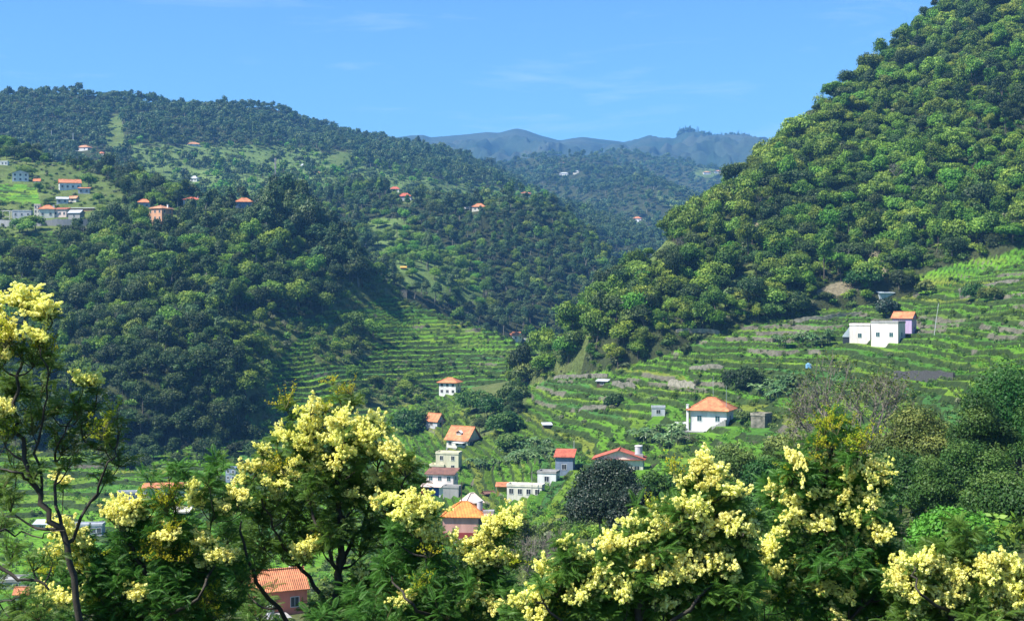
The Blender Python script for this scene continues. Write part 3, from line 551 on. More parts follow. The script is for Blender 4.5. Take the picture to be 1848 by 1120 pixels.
def house(name, cx, yb, wpx, hpx, label, dep=.7, rot=0, wall='white', roof='hip', rmat='tile', rise=None, over=.45, win=(3, 1), side=(1, 1), pane='glass', frame='white', door=None, cat='house', group=None, d=None, base=3.5, chim=0, tank=0, basemat=None, keep=True, trees=1., ww=None):
    d = d or hit(cx, yb); d2 = d; W_ = wpx*d/F; a = R(rot); D_ = W_*dep; W_ = W_/(abs(cos(a))+dep*abs(sin(a))*.9) if rot else W_; D_ = W_*dep; H_ = hpx*d/F
    d2 = d+D_/2; z = (H0-yb)/F*d; x = (cx-CX)/F*d2; root = empty(name, (x, d2, z), a); tag(root, label, cat, group)
    if keep: KEEP.append((x, d2, max(W_, D_)*.62+1)); [KEEP.append((x*(d2-q_)/d2, d2-q_, W_*.55+.5)) for q_ in np.arange(W_*.5, (11+(d*.012))*trees, 3.)]
    mb = MB(); mb.box(-W_/2, W_/2, -D_/2, D_/2, -.02 if basemat else -base, H_)
    rise = rise if rise is not None else min(W_, D_)*.27
    if roof == 'gablex': mb.add([(-W_/2, -D_/2, H_), (-W_/2, D_/2, H_), (-W_/2, 0, H_+rise*.97), (W_/2, -D_/2, H_), (W_/2, D_/2, H_), (W_/2, 0, H_+rise*.97)], [(0, 2, 1), (3, 4, 5)])
    if roof == 'gabley': mb.add([(-W_/2, -D_/2, H_), (W_/2, -D_/2, H_), (0, -D_/2, H_+rise*.97), (-W_/2, D_/2, H_), (W_/2, D_/2, H_), (0, D_/2, H_+rise*.97)], [(0, 1, 2), (3, 5, 4)])
    w = mb.build('wall', M[wall], root)
    if basemat: b2 = MB(); b2.box(-W_/2-.1, W_/2+.1, -D_/2-.1, D_/2+.1, -base, -.02); b2.build('foundation', M[basemat], root)
    if roof in ('hip', 'gablex', 'gabley'): rf = hip_roof(W_, D_, H_+.02, rise, over, roof).build('roof', M[rmat], root)
    elif roof == 'flat':
        rb = MB(); t = .25; rb.box(-W_/2-.12, W_/2+.12, -D_/2-.12, D_/2+.12, H_+.003, H_+.18)
        for q in ((-W_/2-.1, W_/2+.1, -D_/2-.1, -D_/2+.1), (-W_/2-.1, W_/2+.1, D_/2-.1, D_/2+.1), (-W_/2-.1, -W_/2+.1, -D_/2+.1, D_/2-.1), (W_/2-.1, W_/2+.1, -D_/2+.1, D_/2-.1)): rb.box(*q, H_+.181, H_+.6)
        rf = rb.build('roof', M[rmat if rmat != 'tile' else wall], root)
    elif roof == 'shed':
        rb = MB(); x_, y_ = W_/2+over, D_/2+over; V = np.array([(-x_, -y_, H_+.03), (x_, -y_, H_+.03), (x_, y_, H_+rise), (-x_, y_, H_+rise)]); rb.add(np.vstack([V, V+[0, 0, .14]]), [(3, 2, 1, 0), (4, 5, 6, 7), (0, 1, 5, 4), (1, 2, 6, 5), (2, 3, 7, 6), (3, 0, 4, 7)])
        rf = rb.build('roof', M[rmat], root)
    if chim:
        c = MB(); c.box(-.35, .35, -.3, .3, 0, 1.5); c.box(-.45, .45, -.4, .4, 1.5, 1.62); co = c.build('chimney', M['white'], rf); co.location = (chim*W_*.36, .2*D_, H_+rise*.35)
    nx, ns = win; fh = H_/max(ns, 1); w_ = ww or min(1.1, W_/(nx*2.2+.5)) if nx else 0
    for s in range(ns):
        for i in range(nx):
            if door is not None and s == 0 and i == door: opening(root, w, 'door', 'f', (i+.5)/nx*W_-W_/2, .05, .95, min(2.05, fh*.8), W_, D_, 'wood', frame); continue
            opening(root, w, 'window', 'f', (i+.5)/nx*W_-W_/2, s*fh+fh*.34, w_, min(1.3, fh*.46), W_, D_, pane, frame)
        for i in range(side[0]):
            for fc in 'lr': opening(root, w, 'window', fc, (i+.5)/side[0]*D_-D_/2, s*fh+fh*.34, w_, min(1.3, fh*.46), W_, D_, pane, frame)
    HOUSES.append(root); return root, W_, D_, H_, rf if roof else None
def add_part(root, name, m, fn, parent=None): b = MB(); fn(b); return b.build(name, M[m], parent or root)
def tank(x, y, z, r, h, label):
    b = MB(); k = MB(); o = empty('water_tank', (x, y, z)); tag(o, label, 'water tank'); b.cyl(0, 0, 0, h, r, r, 18); b.build('tank_body', M['greywhite'], o); k.cyl(0, 0, h+.003, h+.16, r*1.12, r*1.05, 18); k.cyl(0, 0, h+.163, h+.3, r*.4, r*.35, 12); k.build('lid', M['white'], o); return o
# --- middle ground
hs = house('hillside_house', 1285, 770, 80, 30, 'white house with a wide orange hipped roof standing above the terraces on the right', rot=-22, dep=.8, win=(2, 1), side=(1, 1), rise=2.9, over=.9, rmat='tile', pane='shutter', chim=0, wall='white', ww=1.1)
r_, W_, D_, H_, rf = hs
def pil(b): b.box(-W_/2-.9, -W_/2-.35, -D_/2-.6, -D_/2-.1, -1.5, H_+1.2); b.box(-W_/2-1.0, -W_/2-.25, -D_/2-.7, -D_/2, H_+1.2, H_+1.35)
add_part(r_, 'chimney', 'white', pil)
add_part(r_, 'mast', 'metal', lambda b: b.tube([(W_/2-.3, -D_/2+1, H_+.5), (W_/2-.3, -D_/2+1, H_+6.2)], [.05, .04], 6))
add_part(r_, 'terrace_slab', 'concrete', lambda b: b.box(-W_/2-4, -W_/2+4, -D_/2-2.2, -D_/2-.12, -1.3, -1.05))
add_part(r_, 'side_stair', 'concrete', lambda b: [b.box(W_/2*.25+i*.5, W_/2*.25+.5+i*.5, -D_/2-1.3, -D_/2-.12, -2.5, .1+i*.32) for i in range(7)])
house('annex', 1229, 782, 22, 16, 'small white flat-roofed hut with a green shutter door below the orange hipped house', rot=-12, roof='flat', win=(1, 1), side=(0, 0), pane='shutter', cat='hut', ww=1.3, keep=False)
house('terraced_villa', 812, 712, 38, 22, 'three-storey white house with a low orange hipped roof alone on the far terraces', rot=-20, dep=.75, win=(3, 2), rise=1.9, over=.8, ww=1.1)
r_, W_, D_, H_, rf = HOUSES[-1], *[0]*4
house('gabled_house', 785, 771, 32, 11, 'small pale grey house with an orange gabled roof among the trees below the villa', chim=1, rot=-35, roof='gablex', wall='greywhite', win=(1, 1), side=(1, 1), rise=2.6, dep=.8)
hh = house('stepped_house', 836, 808, 58, 14, 'house with a big orange gabled roof and dormer above the stacked cream houses', chim=1, rot=-30, roof='gablex', wall='cream', win=(3, 1), side=(2, 1), rise=4.0, dep=.95, over=.6, basemat='grey')
r_, W_, D_, H_, rf = hh
def dormer(b): b.box(-.9, .9, -D_*.36, -D_*.1, H_+.9, H_+2.2); b.add([(-1.2, -D_*.4, H_+2.2), (1.2, -D_*.4, H_+2.2), (0, -D_*.4, H_+2.9), (-1.2, 0, H_+2.2), (1.2, 0, H_+2.2), (0, 0, H_+2.9)], [(0, 1, 4, 3), (1, 4, 5, 2), (0, 3, 5, 2)])
add_part(r_, 'dormer', 'white', dormer, rf)
add_part(r_, 'awning', 'white', lambda b: b.box(-W_*.1, W_*.42, -D_/2-2, -D_/2-.1, H_*.72, H_*.76))
house('cream_house', 810, 852, 46, 33, 'tall pale yellow flat-roofed house stepping down below the orange gabled roof', rot=-12, roof='flat', wall='yellow', win=(2, 2), side=(0, 0), dep=.6, keep=False, ww=.9)
house('terrace_block', 791, 856, 30, 15, 'low pale yellow terrace block on the left of the tall yellow house', rot=-12, roof='flat', wall='yellow', win=(1, 1), side=(0, 0), dep=.9, keep=False, cat='building', ww=.6)
hh = house('white_house', 798, 889, 56, 33, 'white two-storey house with a low brown tiled roof and a salmon porch roof', rot=-14, roof='shed', rmat='tilebrown', wall='palepink', win=(3, 2), side=(1, 1), dep=.6, rise=1.2, pane='shutter', ww=.95)
r_, W_, D_, H_, rf = hh
add_part(r_, 'porch_roof', 'pink', lambda b: b.add([(-W_/2-1, -D_/2-2.4, H_*.40), (W_/2*.3, -D_/2-2.4, H_*.40), (W_/2*.3, -D_/2-.1, H_*.5), (-W_/2-1, -D_/2-.1, H_*.5), (-W_/2-1, -D_/2-2.4, H_*.37), (W_/2*.3, -D_/2-2.4, H_*.37), (W_/2*.3, -D_/2-.1, H_*.47), (-W_/2-1, -D_/2-.1, H_*.47)], [(0, 1, 2, 3), (0, 1, 5, 4), (7, 6, 5, 4), (1, 2, 6, 5), (0, 3, 7, 4)]))
add_part(r_, 'porch_wall', 'blue', lambda b: b.box(-W_/2-.3, W_*.02, -D_/2-.9, -D_/2-.12, -.6, H_*.30))
add_part(r_, 'porch_panel', 'white', lambda b: b.box(W_*.03, W_*.2, -D_/2-1.4, -D_/2-.12, -1, H_*.34))
add_part(r_, 'red_panel', 'red', lambda b: b.box(-W_/2-.9, -W_*.38, -D_/2-1.6, -D_/2-.95, -.6, H_*.3))
house('block_shed', 816, 898, 32, 18, 'plain grey concrete block building beside the blue porch', rot=-14, roof='flat', rmat='concrete', wall='concrete', win=(0, 0), side=(0, 0), dep=.6, keep=False, cat='building')
hh = house('pink_house', 838, 972, 76, 40, 'salmon pink house with a bright orange tiled hipped roof in the valley', rot=-4, roof='hip', rmat='tilebright', wall='salmon', win=(0, 0), side=(1, 1), dep=.85, rise=2.7, over=.5, base=5)
r_, W_, D_, H_, rf = hh
add_part(r_, 'base_band', 'darkred', lambda b: b.box(-W_/2-.05, W_/2+.05, -D_/2-.05, D_/2+.05, .2, 1.35))
add_part(r_, 'door', 'glass', lambda b: b.box(W_/2+.02-.9, W_/2+.03-.1, -D_/2-.04, -D_/2+.1, 1.4, H_-.4))
add_part(r_, 'lower_block', 'salmon', lambda b: b.box(-W_/2+.8, W_/2-1.6, -D_/2-3.6, -D_/2-.06, -6, -.35))
add_part(r_, 'slab', 'concrete', lambda b: b.box(-W_/2+.3, W_/2-1.2, -D_/2-4.0, -D_/2-.061, -.345, -.1))
add_part(r_, 'side_wing', 'salmon', lambda b: b.box(W_/2+.003, W_/2+2.0, -D_/2+1.2, D_/2, -5, H_+.3))
add_part(r_, 'lower_roof', 'redbrown', lambda b: [b.add([(-W_/2-3, -D_/2-6.5, -5.3), (W_/2-1, -D_/2-6.5, -5.3), (W_/2-1, -D_/2-3.7, -4), (-W_/2-3, -D_/2-3.7, -4)], [(0, 1, 2, 3)]), b.box(-W_/2-2.7, W_/2-1.3, -D_/2-6, -D_/2-3.7, -9, -5.35)])
q = W(866, 923, 1); yy = r_.location.y+.2; tank(yy*(866-CX)/F, yy, r_.location.z+H_+.9, .62, 1.9, 'round grey water tank beside the bright orange roof of the salmon house')
add_part(r_, 'tank_stand', 'concrete', lambda b: b.box(W_/2-.2, W_/2+2.2, -1, 1.2, H_+.3, H_+.88))
house('rear_house', 852, 915, 36, 8, 'pale house with a faded pink hipped roof just behind the salmon house', rot=20, roof='hip', rmat='pink', wall='greywhite', win=(1, 1), side=(0, 0), rise=2.2, dep=.8)
hh = house('porch_house', 915, 890, 36, 12, 'low house with a flat orange roof and an olive yellow porch wall', rot=-3, roof='shed', rmat='tile', wall='olive', win=(0, 0), side=(0, 0), rise=.7, dep=.5, keep=False)
house('long_house', 949, 898, 68, 20, 'long white bungalow with a parapet next to the flat orange roof', rot=-14, roof='flat', wall='cream', win=(4, 1), side=(1, 1), dep=.4, ww=1.0)
house('box_house', 990, 876, 40, 22, 'small white box-shaped house with a grey flat roof and one square window', rot=-16, roof='flat', rmat='concrete', wall='white', win=(1, 1), side=(1, 1), dep=.8, chim=0, keep=False)
hh = house('grey_house', 1020, 858, 36, 33, 'grey walled house with a red tiled roof at the left of the dark mango tree', rot=-10, roof='shed', rmat='tilered', wall='bluegrey', win=(1, 1), side=(0, 0), dep=.9, rise=1.6)
hh = house('long_white_house', 1118, 862, 92, 34, 'long white house with a red tiled gable edge behind the dark mango tree', chim=1, rot=-8, roof='gabley', rmat='tilered', wall='cream', win=(4, 1), side=(0, 0), dep=.5, rise=2.0, over=.6)
r_, W_, D_, H_, rf = hh
tank(r_.location.x+W_*.40, r_.location.y, r_.location.z+H_+.9, .85, 1.7, 'white round water tank on the roof of the long white house')
add_part(r_, 'tank_stand', 'concrete', lambda b: b.box(W_*.40-1, W_*.40+1, -1, 1, H_-.2, H_+.88))
house('valley_shed', 881, 896, 20, 6, 'small shed with a rusty brown roof below the green gardens', rot=30, roof='gablex', rmat='tilebrown', wall='wood', win=(0, 0), side=(0, 0), cat='shed')
house('terrace_shed', 1088, 697, 22, 9, 'little dark tool shed with a grey tin roof on the stone terraces', rot=-20, roof='shed', rmat='tin', wall='wood', win=(1, 1), side=(0, 0), cat='shed', rise=.5)
house('field_shed', 987, 773, 15, 6, 'tiny shed with a slanted pale roof in the green crops above the village', rot=10, roof='shed', rmat='tin', wall='wood', win=(0, 0), side=(0, 0), cat='shed', rise=.6)
house('white_shelter', 1188, 751, 25, 15, 'open white field shelter with a flat roof left of the orange hipped house', rot=-5, roof='flat', rmat='tin', wall='greywhite', win=(1, 1), side=(0, 0), cat='shelter', dep=.6)
house('cistern', 1374, 772, 38, 22, 'stone walled cistern with a pale concrete top right of the orange hipped house', rot=-35, roof='flat', rmat='palestone', wall='stone', win=(0, 0), side=(0, 0), cat='cistern', dep=1.1)
# pink house group on the upper terraces
hh = house('pink_cottage', 1553, 620, 42, 33, 'pale pink flat-topped cottage wing at the left of the farmhouse on the upper terraces', rot=-20, roof='flat', wall='palepink', win=(1, 1), side=(0, 0), dep=.7, pane='shutter', ww=1.1, basemat='stone')
r_, W_, D_, H_, rf = hh
add_part(r_, 'lean_to', 'metal', lambda b: b.add([(-W_/2-2.2, -D_/2, H_*.42), (-W_/2-.01, -D_/2, H_*.92), (-W_/2-.01, D_/2, H_*.92), (-W_/2-2.2, D_/2, H_*.42), (-W_/2-2.2, -D_/2, H_*.36), (-W_/2-.01, -D_/2, H_*.36), (-W_/2-.01, D_/2, H_*.36), (-W_/2-2.2, D_/2, H_*.36)], [(0, 1, 2, 3), (4, 5, 1, 0), (4, 0, 3, 7)]))
add_part(r_, 'lean_to_wall', 'glass', lambda b: b.box(-W_/2-2.1, -W_/2-.02, -D_/2+.2, D_/2-.2, -1, H_*.36))
hh = house('terrace_farmhouse', 1603, 620, 62, 37, 'white and pink farmhouse with a dark railed roof terrace on the upper terraces', rot=-33, roof='flat', rmat='concrete', wall='palepink', win=(2, 1), side=(1, 1), dep=.85, pane='shutter', ww=1.15, base=5)
r_, W_, D_, H_, rf = hh
def rail_(b):
    for s in (-1, 1):
        for i in range(14): b.box(-W_/2+i*W_/13.5, -W_/2+i*W_/13.5+.06, s*D_/2-.04, s*D_/2+.02, H_+.6, H_+1.15)
        b.box(-W_/2, W_/2, s*D_/2-.05, s*D_/2+.03, H_+1.15, H_+1.2)
    for i in range(12): b.box(W_/2-.02, W_/2+.04, -D_/2+.1+i*D_/12.5, -D_/2+.16+i*D_/12.5, H_+.6, H_+1.15)
add_part(r_, 'railing', 'wood', rail_)
hh = house('lilac_house', 1632, 604, 44, 30, 'lilac gabled house with an orange roof behind the pink farmhouse', rot=-33, roof='gablex', wall='lilac', win=(1, 1), side=(1, 1), dep=.8, rise=1.9, over=.4, d=hit(1603, 620)+7.5)
house('blue_shed', 1597, 539, 27, 10, 'blue-grey metal shed under the dark tree above the pink farmhouse', rot=5, roof='shed', rmat='metal', wall='metal', win=(0, 0), side=(0, 0), cat='shed', rise=.8)
house('stone_hut', 1742, 538, 20, 11, 'small ruined stone hut beside bushes on the upper right terraces', rot=-10, roof='flat', rmat='stone', wall='stone', win=(1, 1), side=(0, 0), cat='hut')
# left village
hh = house('village_villa', 86, 394, 30, 17, 'pale yellow villa with an orange hipped roof above the grey retaining wall', chim=1, rot=8, roof='hip', wall='cream', win=(2, 1), side=(0, 0), dep=.8, rise=2.2)
house('village_tower', 68, 394, 12, 24, 'narrow white stair tower with tall dark windows joined to the pale yellow villa', rot=8, roof='flat', wall='cream', win=(2, 3), side=(0, 0), dep=.9, keep=False, cat='building', ww=.8)
hh = house('white_bungalow', 41, 393, 34, 12, 'long low white flat-roofed bungalow above the grey retaining wall', rot=4, roof='flat', wall='greywhite', win=(3, 1), side=(0, 0), dep=.4, ww=.9)
def perg(b):
    for x_ in (-W_/2-6, -W_/2-1.6):
        for y_ in (-D_/2, D_/2-1): b.box(x_, x_+.35, y_, y_+.35, -2, H_)
    b.box(-W_/2-6, -W_/2-.9, -D_/2, -D_/2+.35, H_+.003, H_+.4); b.box(-W_/2-6, -W_/2-.9, D_/2-1, D_/2-.65, H_+.003, H_+.4); b.box(-W_/2-5.6, -W_/2-1.7, -D_/2+.05, -D_/2+.3, .3, .7)
r_, W_, D_, H_, rf = hh; add_part(r_, 'pergola', 'cream', perg)
house('brown_annex', 112, 392, 26, 14, 'brownish pink house with a worn tiled roof right of the pale yellow villa', rot=-8, roof='shed', rmat='redbrown', wall='pink', win=(3, 1), side=(0, 0), dep=.7, rise=1.2)
house('grey_store', 138, 396, 26, 12, 'grey store building with a pale tin roof at the right end of the retaining wall', rot=-14, roof='gablex', rmat='tin', wall='concrete', win=(1, 1), side=(0, 0), dep=.7, rise=1.5)
house('low_shelter', 146, 381, 50, 5, 'long low white shelter roof behind the village houses', rot=-4, roof='shed', rmat='tin', wall='tiletan', win=(0, 0), side=(0, 0), dep=.2, rise=.4, cat='shelter')
house('orange_roof_house', 126, 343, 42, 13, 'white two-storey house with a long orange gabled roof below the grassy hill', chim=1, rot=22, roof='gablex', wall='white', win=(4, 1), side=(2, 1), dep=.6, rise=2.3)
house('garden_house', 152, 350, 22, 10, 'small white house with a flat orange roof beside the long orange gabled roof', rot=10, roof='shed', rmat='tile', wall='greywhite', win=(2, 1), side=(0, 0), dep=.7, rise=.8)
house('grey_white_house', 37, 328, 32, 16, 'white house with a pale grey roof and dark windows near the left edge', rot=18, roof='gabley', rmat='greywhite', wall='white', win=(3, 2), side=(1, 2), dep=.7, rise=1.6)
house('little_orange_house', 67, 331, 12, 4, 'tiny house with an orange roof between bushes right of the grey-roofed white house', rot=10, roof='gablex', wall='cream', win=(1, 1), side=(0, 0), rise=1.6)
house('upper_white_house', 6, 298, 18, 6, 'white low house cut by the left edge of the view on the meadow', rot=0, roof='flat', wall='white', win=(3, 1), side=(0, 0), dep=.5)
house('blue_white_house', 113, 368, 22, 9, 'small bluish white house in the gardens above the retaining wall', rot=12, roof='gablex', rmat='tin', wall='greywhite', win=(2, 1), side=(0, 0), rise=1.2)
house('pink_roof_cottage', 133, 365, 16, 7, 'small cottage with a pale orange roof in the gardens above the retaining wall', rot=-10, roof='gablex', rmat='tiletan', wall='cream', win=(1, 1), side=(0, 0), rise=1.4)
house('peach_block', 290, 411, 40, 35, 'tall peach coloured three-storey house with a shallow tan roof on the wooded slope', chim=1, rot=-26, roof='hip', rmat='tiletan', wall='peach', win=(3, 3), side=(2, 3), dep=1.0, rise=1.8, over=.5, trees=1.6, ww=.95)
house('white_orange_house', 260, 377, 24, 12, 'white house with two small orange roofs just behind the peach house', rot=8, roof='hip', rmat='tile', wall='greywhite', win=(2, 1), side=(1, 1), rise=1.8, trees=1.4)
house('balcony_house', 346, 377, 32, 17, 'white two-storey house with a red roof and balcony above the small green field', chim=1, rot=10, roof='hip', rmat='tilered', wall='greywhite', win=(3, 2), side=(1, 2), dep=.8, rise=1.5, over=.7, trees=1.6)
house('hidden_house', 396, 370, 18, 11, 'tan house half hidden between dark trees right of the balcony house', rot=0, roof='hip', rmat='tiletan', wall='peach', win=(1, 1), side=(1, 1), rise=1.4, trees=1.4)
house('grey_wall_house', 440, 377, 32, 13, 'grey-blue walled house with a broad orange hipped roof on the wooded crest', rot=12, roof='hip', rmat='tile', wall='bluegrey', win=(2, 1), side=(1, 1), rise=2.2, over=.6, trees=1.6)
house('crest_cottage', 476, 373, 14, 9, 'small whitish cottage right of the grey-blue walled house', rot=0, roof='flat', wall='greywhite', win=(2, 1), side=(0, 0), trees=1.3)
house('white_garage', 646, 479, 18, 13, 'bright white flat-roofed building below the dark cypress wood', rot=-15, roof='flat', wall='white', win=(1, 1), side=(0, 0), dep=1.2, pane='shutter', trees=1.8)
house('stone_ruin', 726, 534, 18, 9, 'grey roofless stone ruin at the top of the terraced spur', rot=0, roof='flat', rmat='stone', wall='stone', win=(1, 1), side=(0, 0), cat='ruin', trees=1.3)
house('yellow_hut', 728, 487, 9, 4, 'tiny hut with a bright yellow roof among trees behind the spur', rot=0, roof='shed', rmat='orange', wall='olive', win=(0, 0), side=(0, 0), cat='hut', rise=.8, trees=2)
house('gorge_house', 930, 614, 24, 9, 'white house with an orange roof at the lower tip of the terraced spur', rot=-30, roof='gablex', wall='white', win=(2, 1), side=(1, 1), rise=2.0, trees=1.6)
house('gorge_annex', 951, 618, 18, 6, 'low white terrace building just right of the house on the tip of the spur', rot=-30, roof='flat', wall='greywhite', win=(2, 1), side=(0, 0), keep=False, cat='building')
# far houses
FARH = [(152, 272, 30, 6, 'long white house with a reddish roof below the eucalyptus ridge', 'tiletan', 'white'), (185, 281, 12, 4, 'small house with an orange roof right of the long house below the ridge', 'tile', 'cream'),
 (349, 264, 26, 4, 'long low house with a pale orange roof high on the far green slope', 'tiletan', 'white'), (351, 328, 14, 6, 'small white gabled house alone above the wood on the left', 'tin', 'white'),
 (571, 317, 12, 5, 'tiny white house on a bare brown patch of the far slope', 'tiletan', 'white'), (546, 301, 6, 2, 'tiny white hut on the far slope above the brown patch', 'tin', 'white'),
 (713, 346, 20, 5, 'red roofed house half hidden at the left end of the far village', 'tilered', 'cream'), (731, 362, 26, 8, 'larger red roofed house second from the left in the far village', 'tilered', 'greywhite'),
 (760, 358, 10, 5, 'small cream house with an orange roof in the far village', 'tile', 'cream'), (786, 360, 14, 5, 'white house with a pale roof left in the white cluster of the far village', 'tin', 'white'), (801, 363, 12, 5, 'white house right in the white cluster of the far village', 'greywhite', 'white'),
 (844, 377, 12, 11, 'narrow pale green tower house with an orange roof in the far village', 'tile', 'greywhite'), (865, 381, 26, 8, 'house with a large orange hipped roof at the edge of the dark eucalyptus wood', 'tile', 'cream'),
 (947, 352, 22, 3, 'long orange roof on the sunny crest above the dark eucalyptus wood', 'tile', 'cream'), (914, 350, 16, 3, 'whitish low house left of the long orange roof on the sunny crest', 'tin', 'white'),
 (1015, 297, 12, 3, 'small house with a red roof on the distant wooded slope', 'tilered', 'cream'), (1018, 317, 18, 4, 'low whitish house at the left of the distant clearing', 'tin', 'white'), (1040, 314, 12, 4, 'low whitish house at the right of the distant clearing', 'tin', 'cream'),
 (1150, 398, 16, 4, 'small house with an orange roof deep in the far valley', 'tile', 'white'), (1150, 406, 8, 6, 'small white house just below the orange roof deep in the far valley', 'tin', 'white'),
 (1275, 315, 14, 4, 'pale house left in the distant cluster beside the green hillside', 'tiletan', 'white'), (1296, 314, 16, 5, 'pale house right in the distant cluster beside the green hillside', 'tiletan', 'cream')]
for cx, yb, w, h, lb, rm, wl in FARH:
    house('distant_house', cx, yb, w, h, lb, rot=rng.uniform(-25, 25), roof='hip', rmat=rm, wall=wl, win=(2, 1), side=(0, 0), dep=.7, rise=2.6 if h > 3 else 2, over=.5, group='distant houses on the far slopes', base=6, trees=2.2)
# lower left and bottom
house('white_row_house', 296, 900, 74, 20, 'cream house with a low orange roof behind blossom at the lower left', rot=8, roof='shed', rmat='tile', wall='cream', win=(4, 1), side=(1, 1), dep=.4, rise=.8)
house('slate_house', 230, 904, 34, 14, 'blue-grey flat-roofed house left of the cream house at the lower left', rot=8, roof='flat', rmat='tin', wall='bluegrey', win=(3, 1), side=(0, 0), dep=.6)
house('round_white_hut', 224, 923, 28, 16, 'small white and grey box hut below the blue-grey house', rot=20, roof='flat', wall='greywhite', win=(1, 1), side=(0, 0), dep=.8, cat='hut')
house('canopy', 330, 929, 24, 4, 'beige stretched canopy beside the cream house at the lower left', rot=0, roof='shed', rmat='cream', wall='wood', win=(0, 0), side=(0, 0), cat='canopy', rise=1.2)
house('violet_house', 150, 967, 74, 18, 'long violet-grey building with dark windows behind the branches at the lower left', rot=4, roof='flat', rmat='tin', wall='greywhite', win=(7, 1), side=(0, 0), dep=.35, ww=1)
house('pale_hut', 78, 956, 26, 10, 'pale grey hut left of the long violet-grey building', rot=0, roof='shed', rmat='tin', wall='greywhite', win=(1, 1), side=(0, 0), cat='hut', rise=.8)
house('shaded_house', 420, 868, 24, 22, 'blue shaded house under the dark cliff behind the yellow blossom', rot=-20, roof='flat', wall='bluegrey', win=(2, 2), side=(0, 0))
house('grey_roof_house', 34, 1064, 78, 14, 'grey flat-roofed house in the bottom left corner behind the branches', rot=5, roof='flat', rmat='concrete', wall='grey', win=(3, 1), side=(0, 0), dep=.6)
house('corner_house', 42, 1080, 24, 8, 'small house with an orange roof in the bottom left corner', rot=0, roof='gablex', wall='cream', win=(1, 1), side=(0, 0), rise=1.2)
hh = house('coral_house', 500, 1112, 112, 46, 'coral red house with an orange roof seen through the branches at the bottom', chim=1, rot=24, roof='gablex', rmat='tile', wall='coral', win=(2, 1), side=(1, 1), dep=.8, rise=2.4, over=.3, base=8)
r_, W_, D_, H_, rf = hh
add_part(r_, 'lower_wing', 'coral', lambda b: b.box(-W_/2-.5, -W_/2+3.6, -D_/2-3.4, -D_/2-.01, -8, .4))
add_part(r_, 'lower_slab', 'concrete', lambda b: b.box(-W_/2-.8, -W_/2+3.9, -D_/2-3.7, -D_/2-.01, .403, .6))
c_, s_ = cos(r_.rotation_euler.z), sin(r_.rotation_euler.z); lx, ly = -W_/2+1.4, -D_/2-1.9
tank(r_.location.x+lx*c_-ly*s_, r_.location.y+lx*s_+ly*c_, r_.location.z+.6, .5, 1.2, 'small white water tank on the lower wing of the coral house')
# walls that stand on their own, following the ground
def stone_wall(pts, h, m, label, name='stone_wall', th=.5, cat='wall', top=0):
    """pts: photo columns and rows where the foot of the wall touches the ground"""
    Q = []
    for (a, b) in zip(pts[:-1], pts[1:]):
        for t in np.linspace(0, 1, 8)[:-1]: px = a[0]+(b[0]-a[0])*t; py = a[1]+(b[1]-a[1])*t; d = hit(px, py, 200); Q.append(((px-CX)/F*d, d, (H0-py)/F*d))
    Q = np.array(Q)
    for _ in range(25): Q[1:-1] = (Q[:-2]+Q[1:-1]*2+Q[2:])/4
    for q in Q: q[2] = gz(q[0], q[1])
    for _ in range(4): Q[1:-1, 2] = (Q[:-2, 2]+Q[1:-1, 2]*2+Q[2:, 2])/4
    if name != 'stone_wall': Q[:, 2] = np.polyval(np.polyfit(Q[:, 0], Q[:, 2], 1), Q[:, 0])+.3
    T = np.gradient(Q[:, :2], axis=0); T /= np.linalg.norm(T, axis=1, keepdims=True); nrm = np.stack([-T[:, 1], T[:, 0]], 1)*th/2; nrm *= np.sign(nrm[:, 1:2]+1e-9)
    hh_ = h*.75*(1+rng.uniform(-.13, .13, len(Q))); V = []; tp_ = np.minimum(np.arange(len(Q)), np.arange(len(Q))[::-1]); hh_ *= np.clip(.55+tp_*.2, 0, 1) if name == 'stone_wall' else 1
    c0 = Q[0]; 
    for q, n, e in zip(Q, nrm, hh_): V += [(q[0]-n[0], q[1]-n[1], q[2]-2.5), (q[0]-n[0]*.8, q[1]-n[1]*.8, q[2]+e), (q[0]+n[0], q[1]+n[1], q[2]+e), (q[0]+n[0], q[1]+n[1], q[2]-1.2)]
    V = np.array(V)-c0; i = np.arange(len(Q)-1)*4; mb = MB(); mb.add(V, np.concatenate([np.stack([i+k, i+4+k, i+4+(k+1) % 4, i+(k+1) % 4], 1) for k in range(4)])); e = len(V)-4; mb.add(V, [(0, 1, 2, 3), (e+3, e+2, e+1, e)])
    o = mb.build(name, M[m]); o.location = c0; tag(o, label, cat); return o
stone_wall([(-20, 409), (60, 410), (120, 408), (185, 411)], 4.2, 'grey', 'long grey retaining wall below the village villas on the left', 'retaining_wall')
stone_wall([(1614, 686), (1670, 686), (1730, 685)], 2.6, 'darkstone', 'dark masonry retaining wall between the bare tree and the big tree on the right', 'retaining_wall')
stone_wall([(1425, 582), (1470, 580), (1525, 572), (1560, 565)], 1.8, 'palestone', 'pale dry stone wall in the terraces left above the pink cottage')
stone_wall([(1000, 684), (1040, 683), (1078, 680), (1100, 679)], 2.0, 'stone', 'grey dry stone wall left of the dark tool shed')
stone_wall([(1206, 694), (1230, 699), (1258, 702)], 2.6, 'palestone', 'short pale stone wall above the orange hipped house')
stone_wall([(1245, 666), (1280, 665), (1310, 666)], 1.7, 'stone', 'grey stone wall beside the level footpath')
stone_wall([(1105, 694), (1130, 698), (1150, 702)], 2.0, 'stone', 'grey stone wall right of the dark tool shed')
stone_wall([(1165, 580), (1200, 582), (1240, 579)], 1.5, 'stone', 'grey stone wall under the bushes at the foot of the right wood')
stone_wall([(1220, 601), (1260, 600), (1305, 602)], 1.7, 'palestone', 'long pale stone wall in the upper right terraces')
